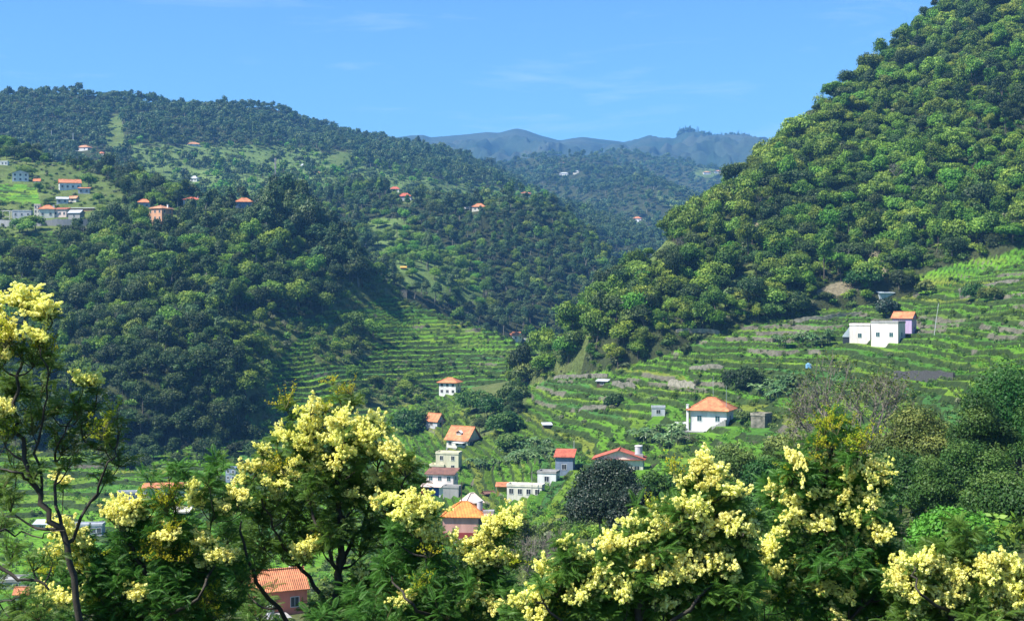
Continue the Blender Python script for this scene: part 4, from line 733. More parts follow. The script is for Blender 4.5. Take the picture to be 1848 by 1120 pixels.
stone_wall([(1045, 742), (1080, 737), (1110, 735)], 1.8, 'stone', 'mossy stone wall below the dark tool shed')
stone_wall([(1730, 524), (1780, 517), (1850, 505)], 1.2, 'stone', 'low stone wall on the upper right terraces near the hut')
# poles and masts
def pole(px, py0, py1, label, name='utility_pole', px1=None, m='greywhite', r=.11, d=None, arms=True):
    d = d or hit(px, py0); z0 = (H0-py0)/F*d; h = (py0-py1)/F*d; x = (px-CX)/F*d; dx = ((px1 or px)-px)/F*d
    o = empty(name, (x, d, z0)); tag(o, label, 'pole'); b = MB(); b.tube([(0, 0, -1), (dx*.5, 0, h/2), (dx, 0, h)], [r*1.2, r, r*.8], 7); b.build('pole', M[m], o)
    if arms: b = MB(); b.box(dx-.7, dx+.7, -.05, .05, h-.5, h-.38); b.build('crossarm', M['wood'], o)
    return o
pole(1685, 608, 547, 'tall pale leaning pole on the grassy slope right of the pink farmhouse', px1=1694, m='greywhite', r=.08, arms=False)
pole(1370, 692, 642, 'thin utility pole in the terraces above the orange hipped house', r=.09, m='wood')
pole(798, 800, 755, 'wooden utility pole left of the big orange gabled roof', m='wood')
pole(833, 938, 868, 'utility pole beside the grey block building', m='wood')
pole(1287, 720, 678, 'thin mast on the skyline side of the orange hipped roof', r=.05, arms=False)
pole(1036, 812, 794, 'small street lamp pole behind the grey walled house', name='street_lamp', r=.08, arms=False)
pole(960, 892, 850, 'slim pole in front of the white bungalow', r=.08, m='concrete')
o = pole(497, 372, 285, 'grey lattice antenna mast rising above the wooded crest', name='antenna_mast', r=.28, m='concrete', arms=False, d=765); o['category'] = 'mast'
b = MB(); h_ = 87/F*765
for k in range(3): b.box(-.55, .55, -.15, .15, h_-1.5-k*2.2, h_-.2-k*2.2)
b.build('antenna_panel', M['concrete'], o)
pole(93, 262, 235, 'thin pale mast left on the ridge behind the village', name='antenna_mast', r=.3, arms=False); pole(132, 268, 240, 'thin pale mast right on the ridge behind the village', name='antenna_mast', r=.3, arms=False)
# small blue tarp on the slope
d = hit(1459, 664); b = MB(); b.box(-.7, .7, -.6, .6, 0, 1.3); b.cyl(0, 0, 1.3, 1.5, .5, .3, 10); o = b.build('water_butt', plain('light_blue_plastic', (.25, .5, .75))); o.location = ((1459-CX)/F*d, d, (H0-664)/F*d); tag(o, 'small light blue water butt in the scrub above the bare tree', 'water butt')
for (a, b_, c_) in ((1000, 1100, 681), (1206, 1258, 699), (1245, 1310, 667), (1105, 1150, 699), (1165, 1240, 581), (1220, 1305, 602), (1045, 1110, 739), (1425, 1560, 577), (-10, 180, 412)):
    for k in range(int((b_-a)/4)):
        px = rng.uniform(a, b_); py = c_+rng.choice([4, -9])+rng.normal()*1.5; d = hit(px, py, 200); kd = ('bush', 'bushd', 'pale')[rng.integers(3)]
        put_single(kd, 0, (px-CX)/F*d, d, (H0-py)/F*d-.3, rng.uniform(.25, .6), rng.random()*6, 'bush', 'small bush growing against a dry stone wall on the terraces' if a > 0 else 'small bush growing under the grey retaining wall', 'bush', 'bushes along the stone walls' if a > 0 else 'bushes under the retaining wall')
# ---------------------------------------------------------------- woods and scrub on the slopes
def cl(x, y, s=60, o=0): return float(fbm(np.array(x/s+o), np.array(y/s+o*1.7), 3))*.5+.5
def add_under(rows, s, d0, d1, l_, x1=1970):
    p, px, py, z, occ, li, zn = grid_pts(d0, d1, s, x1=x1); m = (li == l_) & ((zn == 0) | ((zn == 2) & (rng.random(len(zn)) < .6)))
    f = rowsfor(p, px, py, z, occ, m, lambda i: choose(['bush', 'bushd', 'pale'], [.4, .55, .08], rng.random()), 5, .7, 1.6, .1)
    rows += [(*r[:7], r[7]*.3) for r in f]
# right hillside wood
p, px, py, z, occ, li, zn = grid_pts(440, 980, 5.4, x1=2050)
mE = (li == lay('E'))
def pkE(i):
    a = cl(*p[i], 45); b = cl(*p[i], 30, 9); c = cl(*p[i], 9, 5); q = zn[i]
    if q == 1: return None
    if q in (3, 4): return choose(['bush', 'pale', None], [.12, .1, .8], rng.random())
    if q == 2: return choose(['bush', 'bushd', 'laurel', 'pale', None], [.35, .25, .35, .1, .02], rng.random())
    if c < .3: return choose(['bush', None, 'pale'], [.5, .3, .2], rng.random())
    low = py[i] > 470
    return choose(['laurel', 'laureltip', 'dark', 'tall', 'bright', 'darktall', 'big', 'bigtip', 'bigdark', 'bare'], [.22, .08+max(0, a-.45)*2.2, .14+(.3 if px[i] > 1600 and low else 0), .2, .04+max(0, b-.55)*3, .1, .12, .03+max(0, a-.45), .07, .02], rng.random())
rE = rowsfor(p, px, py, z, occ, mE, pkE, 9, .5, 1.3)
add_under(rE, 3.4, 440, 980, lay('E'), 2050)
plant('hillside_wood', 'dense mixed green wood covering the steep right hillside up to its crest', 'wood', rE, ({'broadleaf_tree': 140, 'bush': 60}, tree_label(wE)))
# left hill
p, px, py, z, occ, li, zn = grid_pts(455, 1010, 5.6)
mD = (li == lay('D')) & (zn != 1)
def pkD(i):
    a = cl(*p[i], 40, 3); q = zn[i]; c = cl(*p[i], 10, 8)
    if q == 3: return choose(['bush', 'bushd', 'pale', 'laurel', None], [.25, .2, .1, .05, .4], rng.random())
    if q == 4: return choose(['bush', 'dark', 'darktall', None], [.2, .4, .4, .08], rng.random())
    if q == 2: return choose(['pale', 'bush', 'bushd', 'laurel', None], [.25, .4, .35, .16, .05], rng.random())
    top = py[i] < 440 and px[i] > 340
    if py[i] > 640 and 200 < px[i] < 490: return choose(['dark', 'darktall', 'bigdark', 'laurel'], [.5, .4, .4, .08], rng.random())
    if c < .26 and not top: return choose(['bush', None], [.7, .3], rng.random())
    if top: return choose(['euc', 'darktall', 'dark', 'laurel'], [.5, .4, .2, .08], rng.random())
    if py[i] > 690 and px[i] < 480: return choose(['dark', 'darktall', 'bush', 'laurel'], [.6, .3, .15, .1], rng.random())
    return choose(['laurel', 'dark', 'euc', 'tall', 'darktall', 'bright', 'laureltip', 'big', 'bigdark', 'bare'], [.25, .22+max(0, a-.5)*2, .12, .12, .12, .02, .04, .1, .12, .02], rng.random())
rD = rowsfor(p, px, py, z, occ, mD, pkD, 10, .65, 1.2)
add_under(rD, 3.4, 455, 1010, lay('D'))
plant('left_slope_wood', 'dark mixed wood covering the steep left hillside above the valley', 'wood', rD, ({'broadleaf_tree': 110, 'bush': 60, 'eucalyptus_tree': 90}, tree_label(wD)))
# the tall dark clump standing above the left ridge
for q_ in range(115):
    px_ = rng.uniform(478, 655); yb_ = np.interp(px_, [478, 560, 655], [390, 400, 480])+rng.uniform(-2, 50); d_ = hit(px_, yb_, 480, 900); s_ = rng.uniform(1.3, 1.75)*(1.15 if px_ < 570 else .85); kd = ('darktall', 'euc', 'dark')[int(rng.random()*2.4)]
    put_single(kd, int(rng.integers(3)), (px_-CX)/F*d_, d_, (H0-yb_)/F*d_-.5, s_, rng.random()*6, 'cypress_tree' if kd != 'euc' else 'eucalyptus_tree', 'very tall dark tree in the clump that stands above the left ridge' if kd != 'euc' else 'very tall grey-green eucalyptus in the clump that stands above the left ridge', 'tree', 'tall trees in the dark clump above the left ridge' if kd != 'euc' else 'tall eucalyptuses in the dark clump above the left ridge')
# middle spur with eucalyptus
p, px, py, z, occ, li, zn = grid_pts(800, 1500, 7)
mC = (li == lay('C'))
def pkC(i):
    q = zn[i]; a = cl(*p[i], 60, 2)
    if q == 3: return choose(['bush', 'farg', None], [.2, .1, .7], rng.random())
    if q == 6: return choose(['laurel', 'bright', 'bush', 'euc', None], [.3, .3, .4, .08, .15], rng.random())
    return choose(['euc', 'dark', 'laurel', 'tall'], [.75, .15, .1+max(0, .5-a)*1.5, .1], rng.random())
rC = rowsfor(p, px, py, z, occ, mC, pkC, 12, .6, 1.25)
plant('gorge_wood', 'bluish eucalyptus wood on the middle spur above the dark gorge', 'wood', rC, ({'eucalyptus_tree': 180}, tree_label(wC)))
# far ridges
p, px, py, z, occ, li, zn = grid_pts(1100, 2300, 8.)
def pkB(i):
    q = zn[i]; a = cl(*p[i], 130, 6)
    if q == 3: return choose(['bush', None], [.25, .75], rng.random())
    if q == 6: return choose(['farg' if rng.random() < .5 else 'farb', 'far', 'bush', None], [.25+max(0, a-.4), .08, .5, .25], rng.random())
    return choose(['far', 'farg'], [.92, .08], rng.random())
rB = rowsfor(p, px, py, z, occ, li == lay('B'), pkB, 14, .55, 1.2)
plant('far_ridge_wood', 'hazy eucalyptus wood along the long ridge at the upper left', 'wood', rB)
p, px, py, z, occ, li, zn = grid_pts(1900, 3900, 17)
def pkG(i):
    if zn[i] == 4: return choose([None, 'bush'], [.8, .2], rng.random())
    if zn[i] == 3: return choose([None, 'far'], [.6, .4], rng.random())
    return choose(['far', 'farg', None], [.8, .15, .05 if li[i] == lay('G') else .12], rng.random())
rG = rowsfor(p, px, py, z, occ, (li == lay('G')) | (li == lay('K')), pkG, 14, 1., 1.6)
plant('distant_wood', 'blue hazy wood on the distant slopes below the mountains', 'wood', rG)
# pines along the far right mountain crest
r = []
for q in range(620):
    x = rng.uniform(1222, 1420); d = 5230+rng.uniform(-60, 60); zz = float(samp(ZT, x, d)[0]); s = rng.uniform(.9, 1.7)*(1.25 if 1225 < x < 1280 else .8)
    r.append(((x-CX)/F*d, d, zz-2, s, rng.random()*6, KIND.index('pine' if rng.random() < .6 else 'far'), rng.integers(3), 0))
plant('crest_pines', 'dark trees in a low row along the distant mountain crest', 'wood', r)
# extra dark trees, added to darken the cliff and close its foot
for q_ in range(90):
    px_, py_ = rng.uniform(215, 475), rng.uniform(700, 850); d_ = hit(px_, py_, 440, 620); kd = ('dark', 'darktall', 'bigdark')[int(rng.integers(3))]
    put_single(kd, int(rng.integers(2)), (px_-CX)/F*d_, d_, (H0-py_)/F*d_-.8, rng.uniform(.45, .95), rng.random()*6, 'shrub', 'dark shrubby tree added to darken the shaded cliff above the lower left terraces', 'shrub', 'dark shrubby trees added to darken the shaded cliff')
# terraces: bushes on the walls and crops on the treads
p, px, py, z, occ, li, zn = grid_pts(262, 720, 2.3)
kt = near(KT, px, p[:, 1]); rz_ = near(riser, px, p[:, 1]); m = (zn == 1) & (z+2 > occ*p[:, 1])
rows = []; rowb = []
for i in np.nonzero(m)[0]:
    a = cl(*p[i], 24, 4); isD = li[i] == lay('D'); u = rng.random()
    if rz_[i] > .5: pr = .34 if isD else .30
    else: pr = .05
    pr *= .4+max(0, a-.35)*3
    if isD: pr *= 1.35
    if isD and px[i] < 620: pr *= 1.8
    if isD and py[i] > 640 and px[i] > 600: pr *= 1.3
    if u < pr*.75: k = choose(['bush', 'bushd', 'pale'], [.5, .35, .12], rng.random()); rows.append((*p[i], z[i]-.3, rng.uniform(.3, .85)*(1.15 if isD else 1), rng.random()*6, KIND.index(k), rng.integers(len(P[k])), 0))
    elif rng.random() < .6*(1 if rz_[i] < .5 else .3): k = 'tuftb' if hsh(np.array(kt[i]), np.floor(np.array(p[i, 0]/22))) > .5 else 'tuft'; rowb.append((*p[i], z[i], rng.uniform(.5, 1.1), rng.random()*6, KIND.index(k), rng.integers(len(P[k])), 0))
scatter_stuff('terrace_shrubs', 'low green shrubs growing along the terrace walls', 'shrubs', [q[:7] for q in rows])
scatter_stuff('crops', 'leafy crops growing on the narrow terraces', 'crops', [q[:7] for q in rowb])
print('rows', len(rE), len(rD), len(rC), len(rB), len(rG), len(rows), len(rowb))
# rough scrub near the viewpoint and in the valley
p, px, py, z, occ, li, zn = grid_pts(24, 480, 3.0, -250, 2100)
m = (zn == 2) & (li == 0) & (p[:, 1] > 24); rows = []
for i in np.nonzero(m & (z+4 > occ*p[:, 1]))[0]:
    if rng.random() < .75: k = choose(['bush', 'bushd', 'pale', 'dark'], [.45, .4, .12, .07 if p[i, 1] > 250 else 0], rng.random()); rows.append((*p[i], z[i]-.2, rng.uniform(.35, .8), rng.random()*6, KIND.index(k), rng.integers(len(P[k])), 0))
scatter_stuff('valley_scrub', 'rough green scrub on the valley bottom and near slope', 'scrub', [q[:7] for q in rows])
# ---------------------------------------------------------------- single trees in the middle ground
M['mango'] = leafmat('glossy_dark_leaves', (.008, .022, .010), (.02, .042, .018), (.035, .06, .028), spec=.35, rough=.5, transl=.1, var=.1)
M['oak'] = leafmat('near_dark_green_leaves', (.018, .06, .010), (.045, .12, .016), (.10, .17, .03), var=.1)
M['olive'] = leafmat('olive_leaves', (.04, .08, .014), (.10, .15, .03), (.24, .28, .06), var=.1)
M['fern'] = leafmat('bright_fern', (.08, .2, .015), (.14, .30, .03), var=.1)
def big_tree(px, ytop, wpx, d, m, label, n=9000, size=None, name='broadleaf_tree', cat='tree', group=None, nl=34, z0f=.02, lr=(.17, .28), bark='bark', twig=0, shape=1., dep=1.):
    x = (px-CX)/F*d; zg = gz(x, d)-.2; h = (H0-ytop)/F*d-zg; w = wpx/F*d*1.2; s = int(px*7+ytop); size = (size or max(.05, d*.0009))*1.15; n = int(n*1.7)
    root = empty(name, (x, d, zg)); tag(root, label, cat, group)
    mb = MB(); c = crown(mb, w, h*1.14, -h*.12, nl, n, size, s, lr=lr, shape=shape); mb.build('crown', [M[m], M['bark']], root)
    tb = MB(); limbs(tb, c, h*.12, max(.05, h*.02), s, 7, 0)
    if twig:
        g = np.random.default_rng(s+1); T0 = []; T1 = []
        for q in c:
            for k in range(twig):
                v = unit(g.normal(size=3)+[0, 0, .6]); a = q; L_ = w*.16*g.uniform(.6, 1.3)
                for j in range(4): b_ = a+v*L_/4; T0.append(a); T1.append(b_); a = b_; v = unit(v+g.normal(size=3)*.35)
        tb.segs(T0, T1, np.full(len(T0), d*.00022+.008), np.full(len(T0), d*.00016+.005), 3)
    tb.build('trunk', M[bark], root); return root
def bare_tree(px, ytop, wpx, d, label, m='dry', name='bare_tree', leaves=0, depth=6, n0=6, cat='tree', lm='olive', stem=True):
    x = (px-CX)/F*d; zg = gz(x, d)-.2; h = (H0-ytop)/F*d-zg; w = wpx/F*d; g = np.random.default_rng(int(px)); root = empty(name, (x, d, zg)); tag(root, label, cat)
    A = []; B = []; RA = []; RB = []; tips = []
    def grow(p, v, L_, r, k):
        nst = 3; q = p
        for j in range(nst):
            v = unit(v+g.normal(size=3)*.13+[0, 0, .03]); q2 = q+v*L_/nst; A.append(q); B.append(q2); RA.append(r*(1-j/nst*.35)); RB.append(r*(1-(j+1)/nst*.35)); q = q2
        if k == 0: tips.append(q); return
        for j in range(3 if k > 2 else 4): grow(q, unit(v+g.normal(size=3)*.55*np.array([1.2, 1, .7])), L_*g.uniform(.62, .85), r*.62, k-1)
    hh_ = h*.22 if stem else .05; base_ = np.array([0, 0, hh_])
    if stem: A.append(np.array([0, 0, -.5])); B.append(base_); RA.append(h*.022); RB.append(h*.018)
    for j in range(n0): a = j*2.4; grow(base_, unit(np.array([cos(a)*w/h*1.1, sin(a)*w/h*1.1, 1.])), h*.26, h*.011, depth-2)
    P_ = np.array(B); top = np.percentile(P_[:, 2], 99); wx = np.percentile(np.abs(P_[:, 0]), 97)*2; sc = np.array([w/wx, w/wx, (h-hh_)/(top-hh_)])
    f = lambda q: (np.array(q)-base_)*sc+base_
    tb = MB(); tb.segs(f(A), f(B), np.maximum(RA, d*.00013), np.maximum(RB, d*.00011), 3); tb.build('branches', M[m], root)
    if leaves: t = f(tips); t = t[g.integers(0, len(t), leaves)]+g.normal(size=(leaves, 3))*w*.025; mb = MB(); mb.quads(t, g.normal(size=t.shape)+[0, 0, .5], d*.0011, .5, 0, None, g.random(leaves)*.6, g); mb.build('leaves', M[lm], root)
    return root
big_tree(1085, 798, 128, 135, 'mango', 'large dark glossy mango tree in front of the long white house', 34000, nl=46, size=.1)
big_tree(1150, 862, 100, 128, 'mango', 'lower dark tree spreading to the right of the large mango tree', 16000, size=.1)
big_tree(1185, 835, 95, 150, 'oak', 'dark rounded tree right of the mango tree below the white hut', 8000)
big_tree(1240, 808, 100, 150, 'oak', 'olive dark tree below the orange hipped house on its left', 8000)
big_tree(1325, 762, 150, 125, 'olive', 'large dark tree with pale yellowish tips right below the orange hipped house', 15000, nl=44)
big_tree(1290, 860, 150, 112, 'oak', 'dark lower tree in front of the one with pale yellowish tips', 10000)
big_tree(1390, 800, 100, 118, 'oak', 'dark tree between the yellowish-tipped tree and the tall mimosa', 8000)
big_tree(1440, 745, 130, 150, 'olive', 'olive green bushy tree at the left foot of the bare tree', 8000)
big_tree(1655, 712, 160, 118, 'olive', 'olive tree with yellowish tips below the dark retaining wall', 13000, nl=40, twig=2)
big_tree(1625, 800, 170, 105, 'oak', 'dark tree in the shade below the olive tree with yellowish tips', 11000)
big_tree(1770, 668, 130, 108, 'oak', 'left part of the big dark tree group at the right edge, standing tall', 15000, nl=40)
big_tree(1838, 612, 190, 112, 'oak', 'tallest dark leafy tree at the right edge of the view', 22000, nl=60, shape=.8)
big_tree(1745, 760, 150, 96, 'oak', 'dark leafy tree filling the gap left of the tallest right hand tree', 16000, nl=40)
big_tree(1700, 800, 120, 90, 'oak', 'dark leafy tree above the bright bracken patch', 10000, nl=30)
big_tree(1905, 640, 170, 100, 'oak', 'dark leafy tree cut by the right edge of the view', 12000)
big_tree(1815, 850, 190, 84, 'oak', 'lower dark rounded tree at the right edge above the mimosa', 16000, nl=44, size=.085)
big_tree(1720, 900, 150, 62, 'fern', 'bright green bushy patch of bracken in front of the dark right hand trees', 9000, name='bracken_patch', cat='bracken', size=.09, lr=(.2, .34))
big_tree(1770, 985, 120, 58, 'oak', 'dark green shrub below the bright bracken patch', 7000, name='shrub', cat='shrub', size=.07)
big_tree(1560, 900, 160, 80, 'oak', 'dark shrub in the gap behind the tall mimosa', 9000, name='shrub', cat='shrub')
big_tree(1215, 930, 180, 85, 'mango', 'dark shady shrub behind the yellow blossom right of centre', 11000, name='shrub', cat='shrub')
big_tree(1065, 985, 110, 100, 'mango', 'dark shrub below the mango tree', 7000, name='shrub', cat='shrub')
big_tree(930, 905, 60, 200, 'olive', 'brownish green shrub left of the bright green bank', 3000, name='shrub', cat='shrub')
big_tree(880, 985, 130, 110, 'oak', 'dark leafy shrub behind the blossom right of the salmon house', 6000, name='shrub', cat='shrub')
big_tree(985, 1055, 150, 80, 'oak', 'green shrub below the dry brown shrub', 8000, name='shrub', cat='shrub')
big_tree(1400, 900, 130, 95, 'oak', 'dark leafy shrub between the two big mimosas', 8000, name='shrub', cat='shrub')
bare_tree(1540, 652, 215, 122, 'grey bare twiggy tree with thin olive leaves in front of the terraces', leaves=2600, n0=6, depth=6)
bare_tree(1470, 690, 110, 150, 'grey leafless bushy tree left of the larger bare tree', leaves=500, n0=6, depth=6)
bare_tree(975, 962, 120, 118, 'dry brown tangled shrub under the green bank', name='dry_shrub', m='dry', n0=14, depth=5, cat='shrub', stem=False)
bare_tree(1640, 960, 90, 62, 'dry straw coloured shrub between the two right mimosas', name='dry_shrub', m='dry', n0=12, depth=5, cat='shrub', stem=False)
for a in [(738, 742, 72, 'oak', 'round dark green tree left of the small grey gabled house'), (775, 735, 40, 'olive', 'brownish bushy tree behind the small grey gabled house'), (860, 705, 60, 'bush', 'dark green tree at the left of the gully wood'), (893, 712, 60, 'oak', 'dark green tree in the middle of the gully wood'), (925, 690, 55, 'bush', 'tall green tree at the upper right of the gully wood'),
          (910, 745, 60, 'oak', 'low dark tree at the foot of the gully wood'), (950, 655, 45, 'olive', 'brownish olive tree on the edge above the gully wood'), (1018, 580, 50, 'dark', 'dark tree at the left tip of the right hand wood'), (1040, 595, 46, 'bush', 'green tree beside the dark one at the left tip of the right hand wood'), (1240, 622, 18, 'dark', 'small round dark bush alone on the terraces above the footpath'),
          (1565, 482, 60, 'oak', 'round dark tree left of the blue-grey shed'), (1600, 538, 46, 'mango', 'broad dark fig tree behind the lilac house'), (1322, 562, 14, 'dark', 'narrow upright conifer on the right terraces'), (1338, 570, 12, 'olive', 'second narrow upright tree beside the conifer'), (1345, 665, 64, 'dark', 'broad dark tree in the terraces above the orange hipped house'),
          (1670, 505, 34, 'olive', 'small olive tree on the grassy slope right of the blue-grey shed'), (1760, 512, 36, 'oak', 'dark bush beside the ruined stone hut'), (1785, 516, 36, 'olive', 'olive bush right of the ruined stone hut'), (1108, 710, 30, 'dark', 'small umbrella shaped tree below the dark tool shed'), (1430, 530, 60, 'dark', 'dark tree at the foot of the right wood above the pale stone wall'),
          (1395, 540, 40, 'bush', 'green tree at the foot of the right wood next to a dark one'), (920, 782, 50, 'bush', 'bright bushy tree right of the orange gabled house'), (868, 880, 0, '', ''), (985, 800, 26, 'olive', 'small olive bush in the crops above the white box house'), (1343, 742, 26, 'olive', 'yellowish bush between the orange hipped house and the cistern'), (1135, 560, 40, 'bush', 'green rounded tree on the terrace edge left of the long stone walls')]:
    if a[2]:
        d = hit(a[0], a[1]+a[2]*(.75 if a[2] < 50 else .6), 200); big_tree(a[0], a[1], a[2], d, a[3], a[4], 1500 if a[2] < 50 else 3000, size=d*.00085, nl=14, lr=(.2, .34), name='bush' if 'bush ' in a[4] else 'broadleaf_tree', cat='bush' if 'bush ' in a[4] else 'tree')
# banana plants in groves
for (x0, x1, y0, y1, n, nm) in ((905, 1000, 800, 842, 26, 'banana plants in the gardens above the white box house'), (1150, 1235, 782, 812, 22, 'banana plants left of the orange hipped house'), (1365, 1440, 685, 722, 24, 'banana plants below the broad dark tree'), (1395, 1500, 612, 626, 14, 'banana plants in a row left of the pink cottage'), (1305, 1345, 538, 550, 6, 'spiky pale plants at the foot of the right wood'), (850, 900, 838, 850, 6, 'banana plants beside the tall yellow house')):
    for i in range(n):
        px, py = rng.uniform(x0, x1), rng.uniform(y0, y1); d = hit(px, py, 200); k = rng.integers(3); s = rng.uniform(.75, 1.2)
        put_single('banana', k, (px-CX)/F*d, d, (H0-py)/F*d-.1, s, rng.random()*6, 'banana_plant', 'leafy plant, one of the '+nm, 'banana plant', nm)
# ---------------------------------------------------------------- mimosa trees close to the viewpoint
M['frond'] = leafmat('feathery_fronds', (.045, .125, .018), (.13, .26, .04), (.26, .32, .03), transl=.4, var=.06, rough=.5, spec=.3)
M['flower'] = leafmat('yellow_blossom', (.90, .85, .19), (.97, .95, .46), (.86, .74, .20), transl=.35, var=.04, rough=.8, spec=.1, hue=(.496, .510))
M['bud'] = leafmat('yellow_green_buds', (.32, .36, .02), (.55, .55, .04), (.55, .42, .05), transl=.25, var=.1, rough=.7, spec=.1)
M['mbark'] = plain('mimosa_bark', (.06, .05, .036), c2=(.02, .018, .014), scale=14, noise=.3, bump=.01)
M['twig'] = plain('olive_twigs', (.10, .10, .035), scale=9)
ICO = bmesh.new(); bmesh.ops.create_icosphere(ICO, subdivisions=1, radius=1); IV = np.array([v.co[:] for v in ICO.verts]); IF = np.array([[v.index for v in f.verts] for f in ICO.faces]); ICO.free()
def blossom(seed, bud=False):
    """a panicle of fluffy round flower heads on thin stalks"""
    g = np.random.default_rng(seed); mb = MB(); n = 74 if not bud else 110; ax = []
    for k in range(7):
        a = k*2.4; el = g.uniform(.2, 1.2); L_ = g.uniform(.06, .115)*(1.25 if bud else 1); v = np.array([cos(a)*cos(el), sin(a)*cos(el), sin(el)]); ax.append((v, L_)); q = v*L_
        mb.segs([[0, 0, -.03]], [q*.9], [.0025], [.0012], 3, 1)
    C_ = []; R_ = []
    for i in range(n):
        v, L_ = ax[g.integers(7)]; t = g.uniform(.25, 1.08); C_.append(v*L_*t+g.normal(size=3)*(.017*(1.25-t*.6) if not bud else .008)); R_.append(g.uniform(.0075, .0135) if not bud else g.uniform(.004, .007))
    C_ = np.array(C_); R_ = np.array(R_); m = 15 if not bud else 7; C2 = np.repeat(C_, m, 0); R2 = np.repeat(R_, m); d = unit(g.normal(size=C2.shape)); tn = np.repeat(np.clip(g.random(n)-.86, 0, 1)*6, m).clip(0, 1)
    mb.quads(C2+d*R2[:, None]*g.uniform(.45, 1.0, len(C2))[:, None], d+g.normal(size=d.shape)*.5, R2*.62, .75, 0, np.clip(np.repeat(g.random(n), m)*.6+g.random(len(C2))*.4, 0, 1), tn, g)
    return mb.mesh('blossom', [M['bud' if bud else 'flower'], M['twig']])
BL = [blossom(i) for i in range(7)]; BU = [blossom(50+i, True) for i in range(4)]
def frond_template(npair=13, L_=.12):
    """twice-feathered leaf: narrow leaflets both sides of a drooping stalk, along +x"""
    V = []; Fq = []
    def q(*p): k = len(V); V.extend(p); Fq.append((k, k+1, k+2, k+3))
    z = lambda x: -.9*x*x/L_*.5
    for i in range(5): a, b = L_*i/5, L_*(i+1)/5; q((a, -.0012, z(a)), (b, -.0012, z(b)), (b, .0012, z(b)), (a, .0012, z(a)))
    for i in range(npair):
        t = (i+1)/(npair+1); x = L_*t; l = .036*sin(pi*(t*.8+.16))**.8; 
        for s in (-1, 1):
            ex, ey = x+l*.55, s*l*.83; ux, uy = -.0042*s*.83, .0042*.55; mz = z(x)-.002
            q((x, 0, z(x)), ((x+ex)/2-s*.0026, ey/2+.0016, mz+.003), (ex, ey, z(ex)-.008), ((x+ex)/2+s*.0026, ey/2-.0016, mz+.003))
    return np.array(V), np.array(Fq)
FV, FF = frond_template()
def fronds(mb, O, X, g, scale, tipv):
    """place templates at O pointing along X with their flat side roughly up"""
    n = len(O); X = unit(X); up = np.array([0, 0, 1.])+g.normal(size=(n, 3))*.45; Y = unit(np.cross(up, X)); Z = np.cross(X, Y)
    V = O[:, None]+scale[:, None, None]*(FV[None, :, 0:1]*X[:, None]+FV[None, :, 1:2]*Y[:, None]+FV[None, :, 2:3]*Z[:, None])
    Fc = FF[None]+np.arange(n)[:, None, None]*len(FV); rn = np.clip(np.repeat(g.random(n), len(FV))*.75+g.random(n*len(FV))*.25, 0, 1)
    mb.add(V.reshape(-1, 3), Fc.reshape(-1, 4), 0, rn, np.repeat(tipv, len(FV)))
def curve(pts, k=6):
    pts = np.array(pts, float); t = np.linspace(0, len(pts)-1, (len(pts)-1)*k+1); i = np.clip(t.astype(int), 0, len(pts)-2); f = (t-i)[:, None]
    a = pts[np.clip(i-1, 0, None)]; b = pts[i]; c = pts[i+1]; d = pts[np.clip(i+2, None, len(pts)-1)]
    return .5*(2*b+(c-a)*f+(2*a-5*b+4*c-d)*f*f+(3*b-a-3*c+d)*f**3)
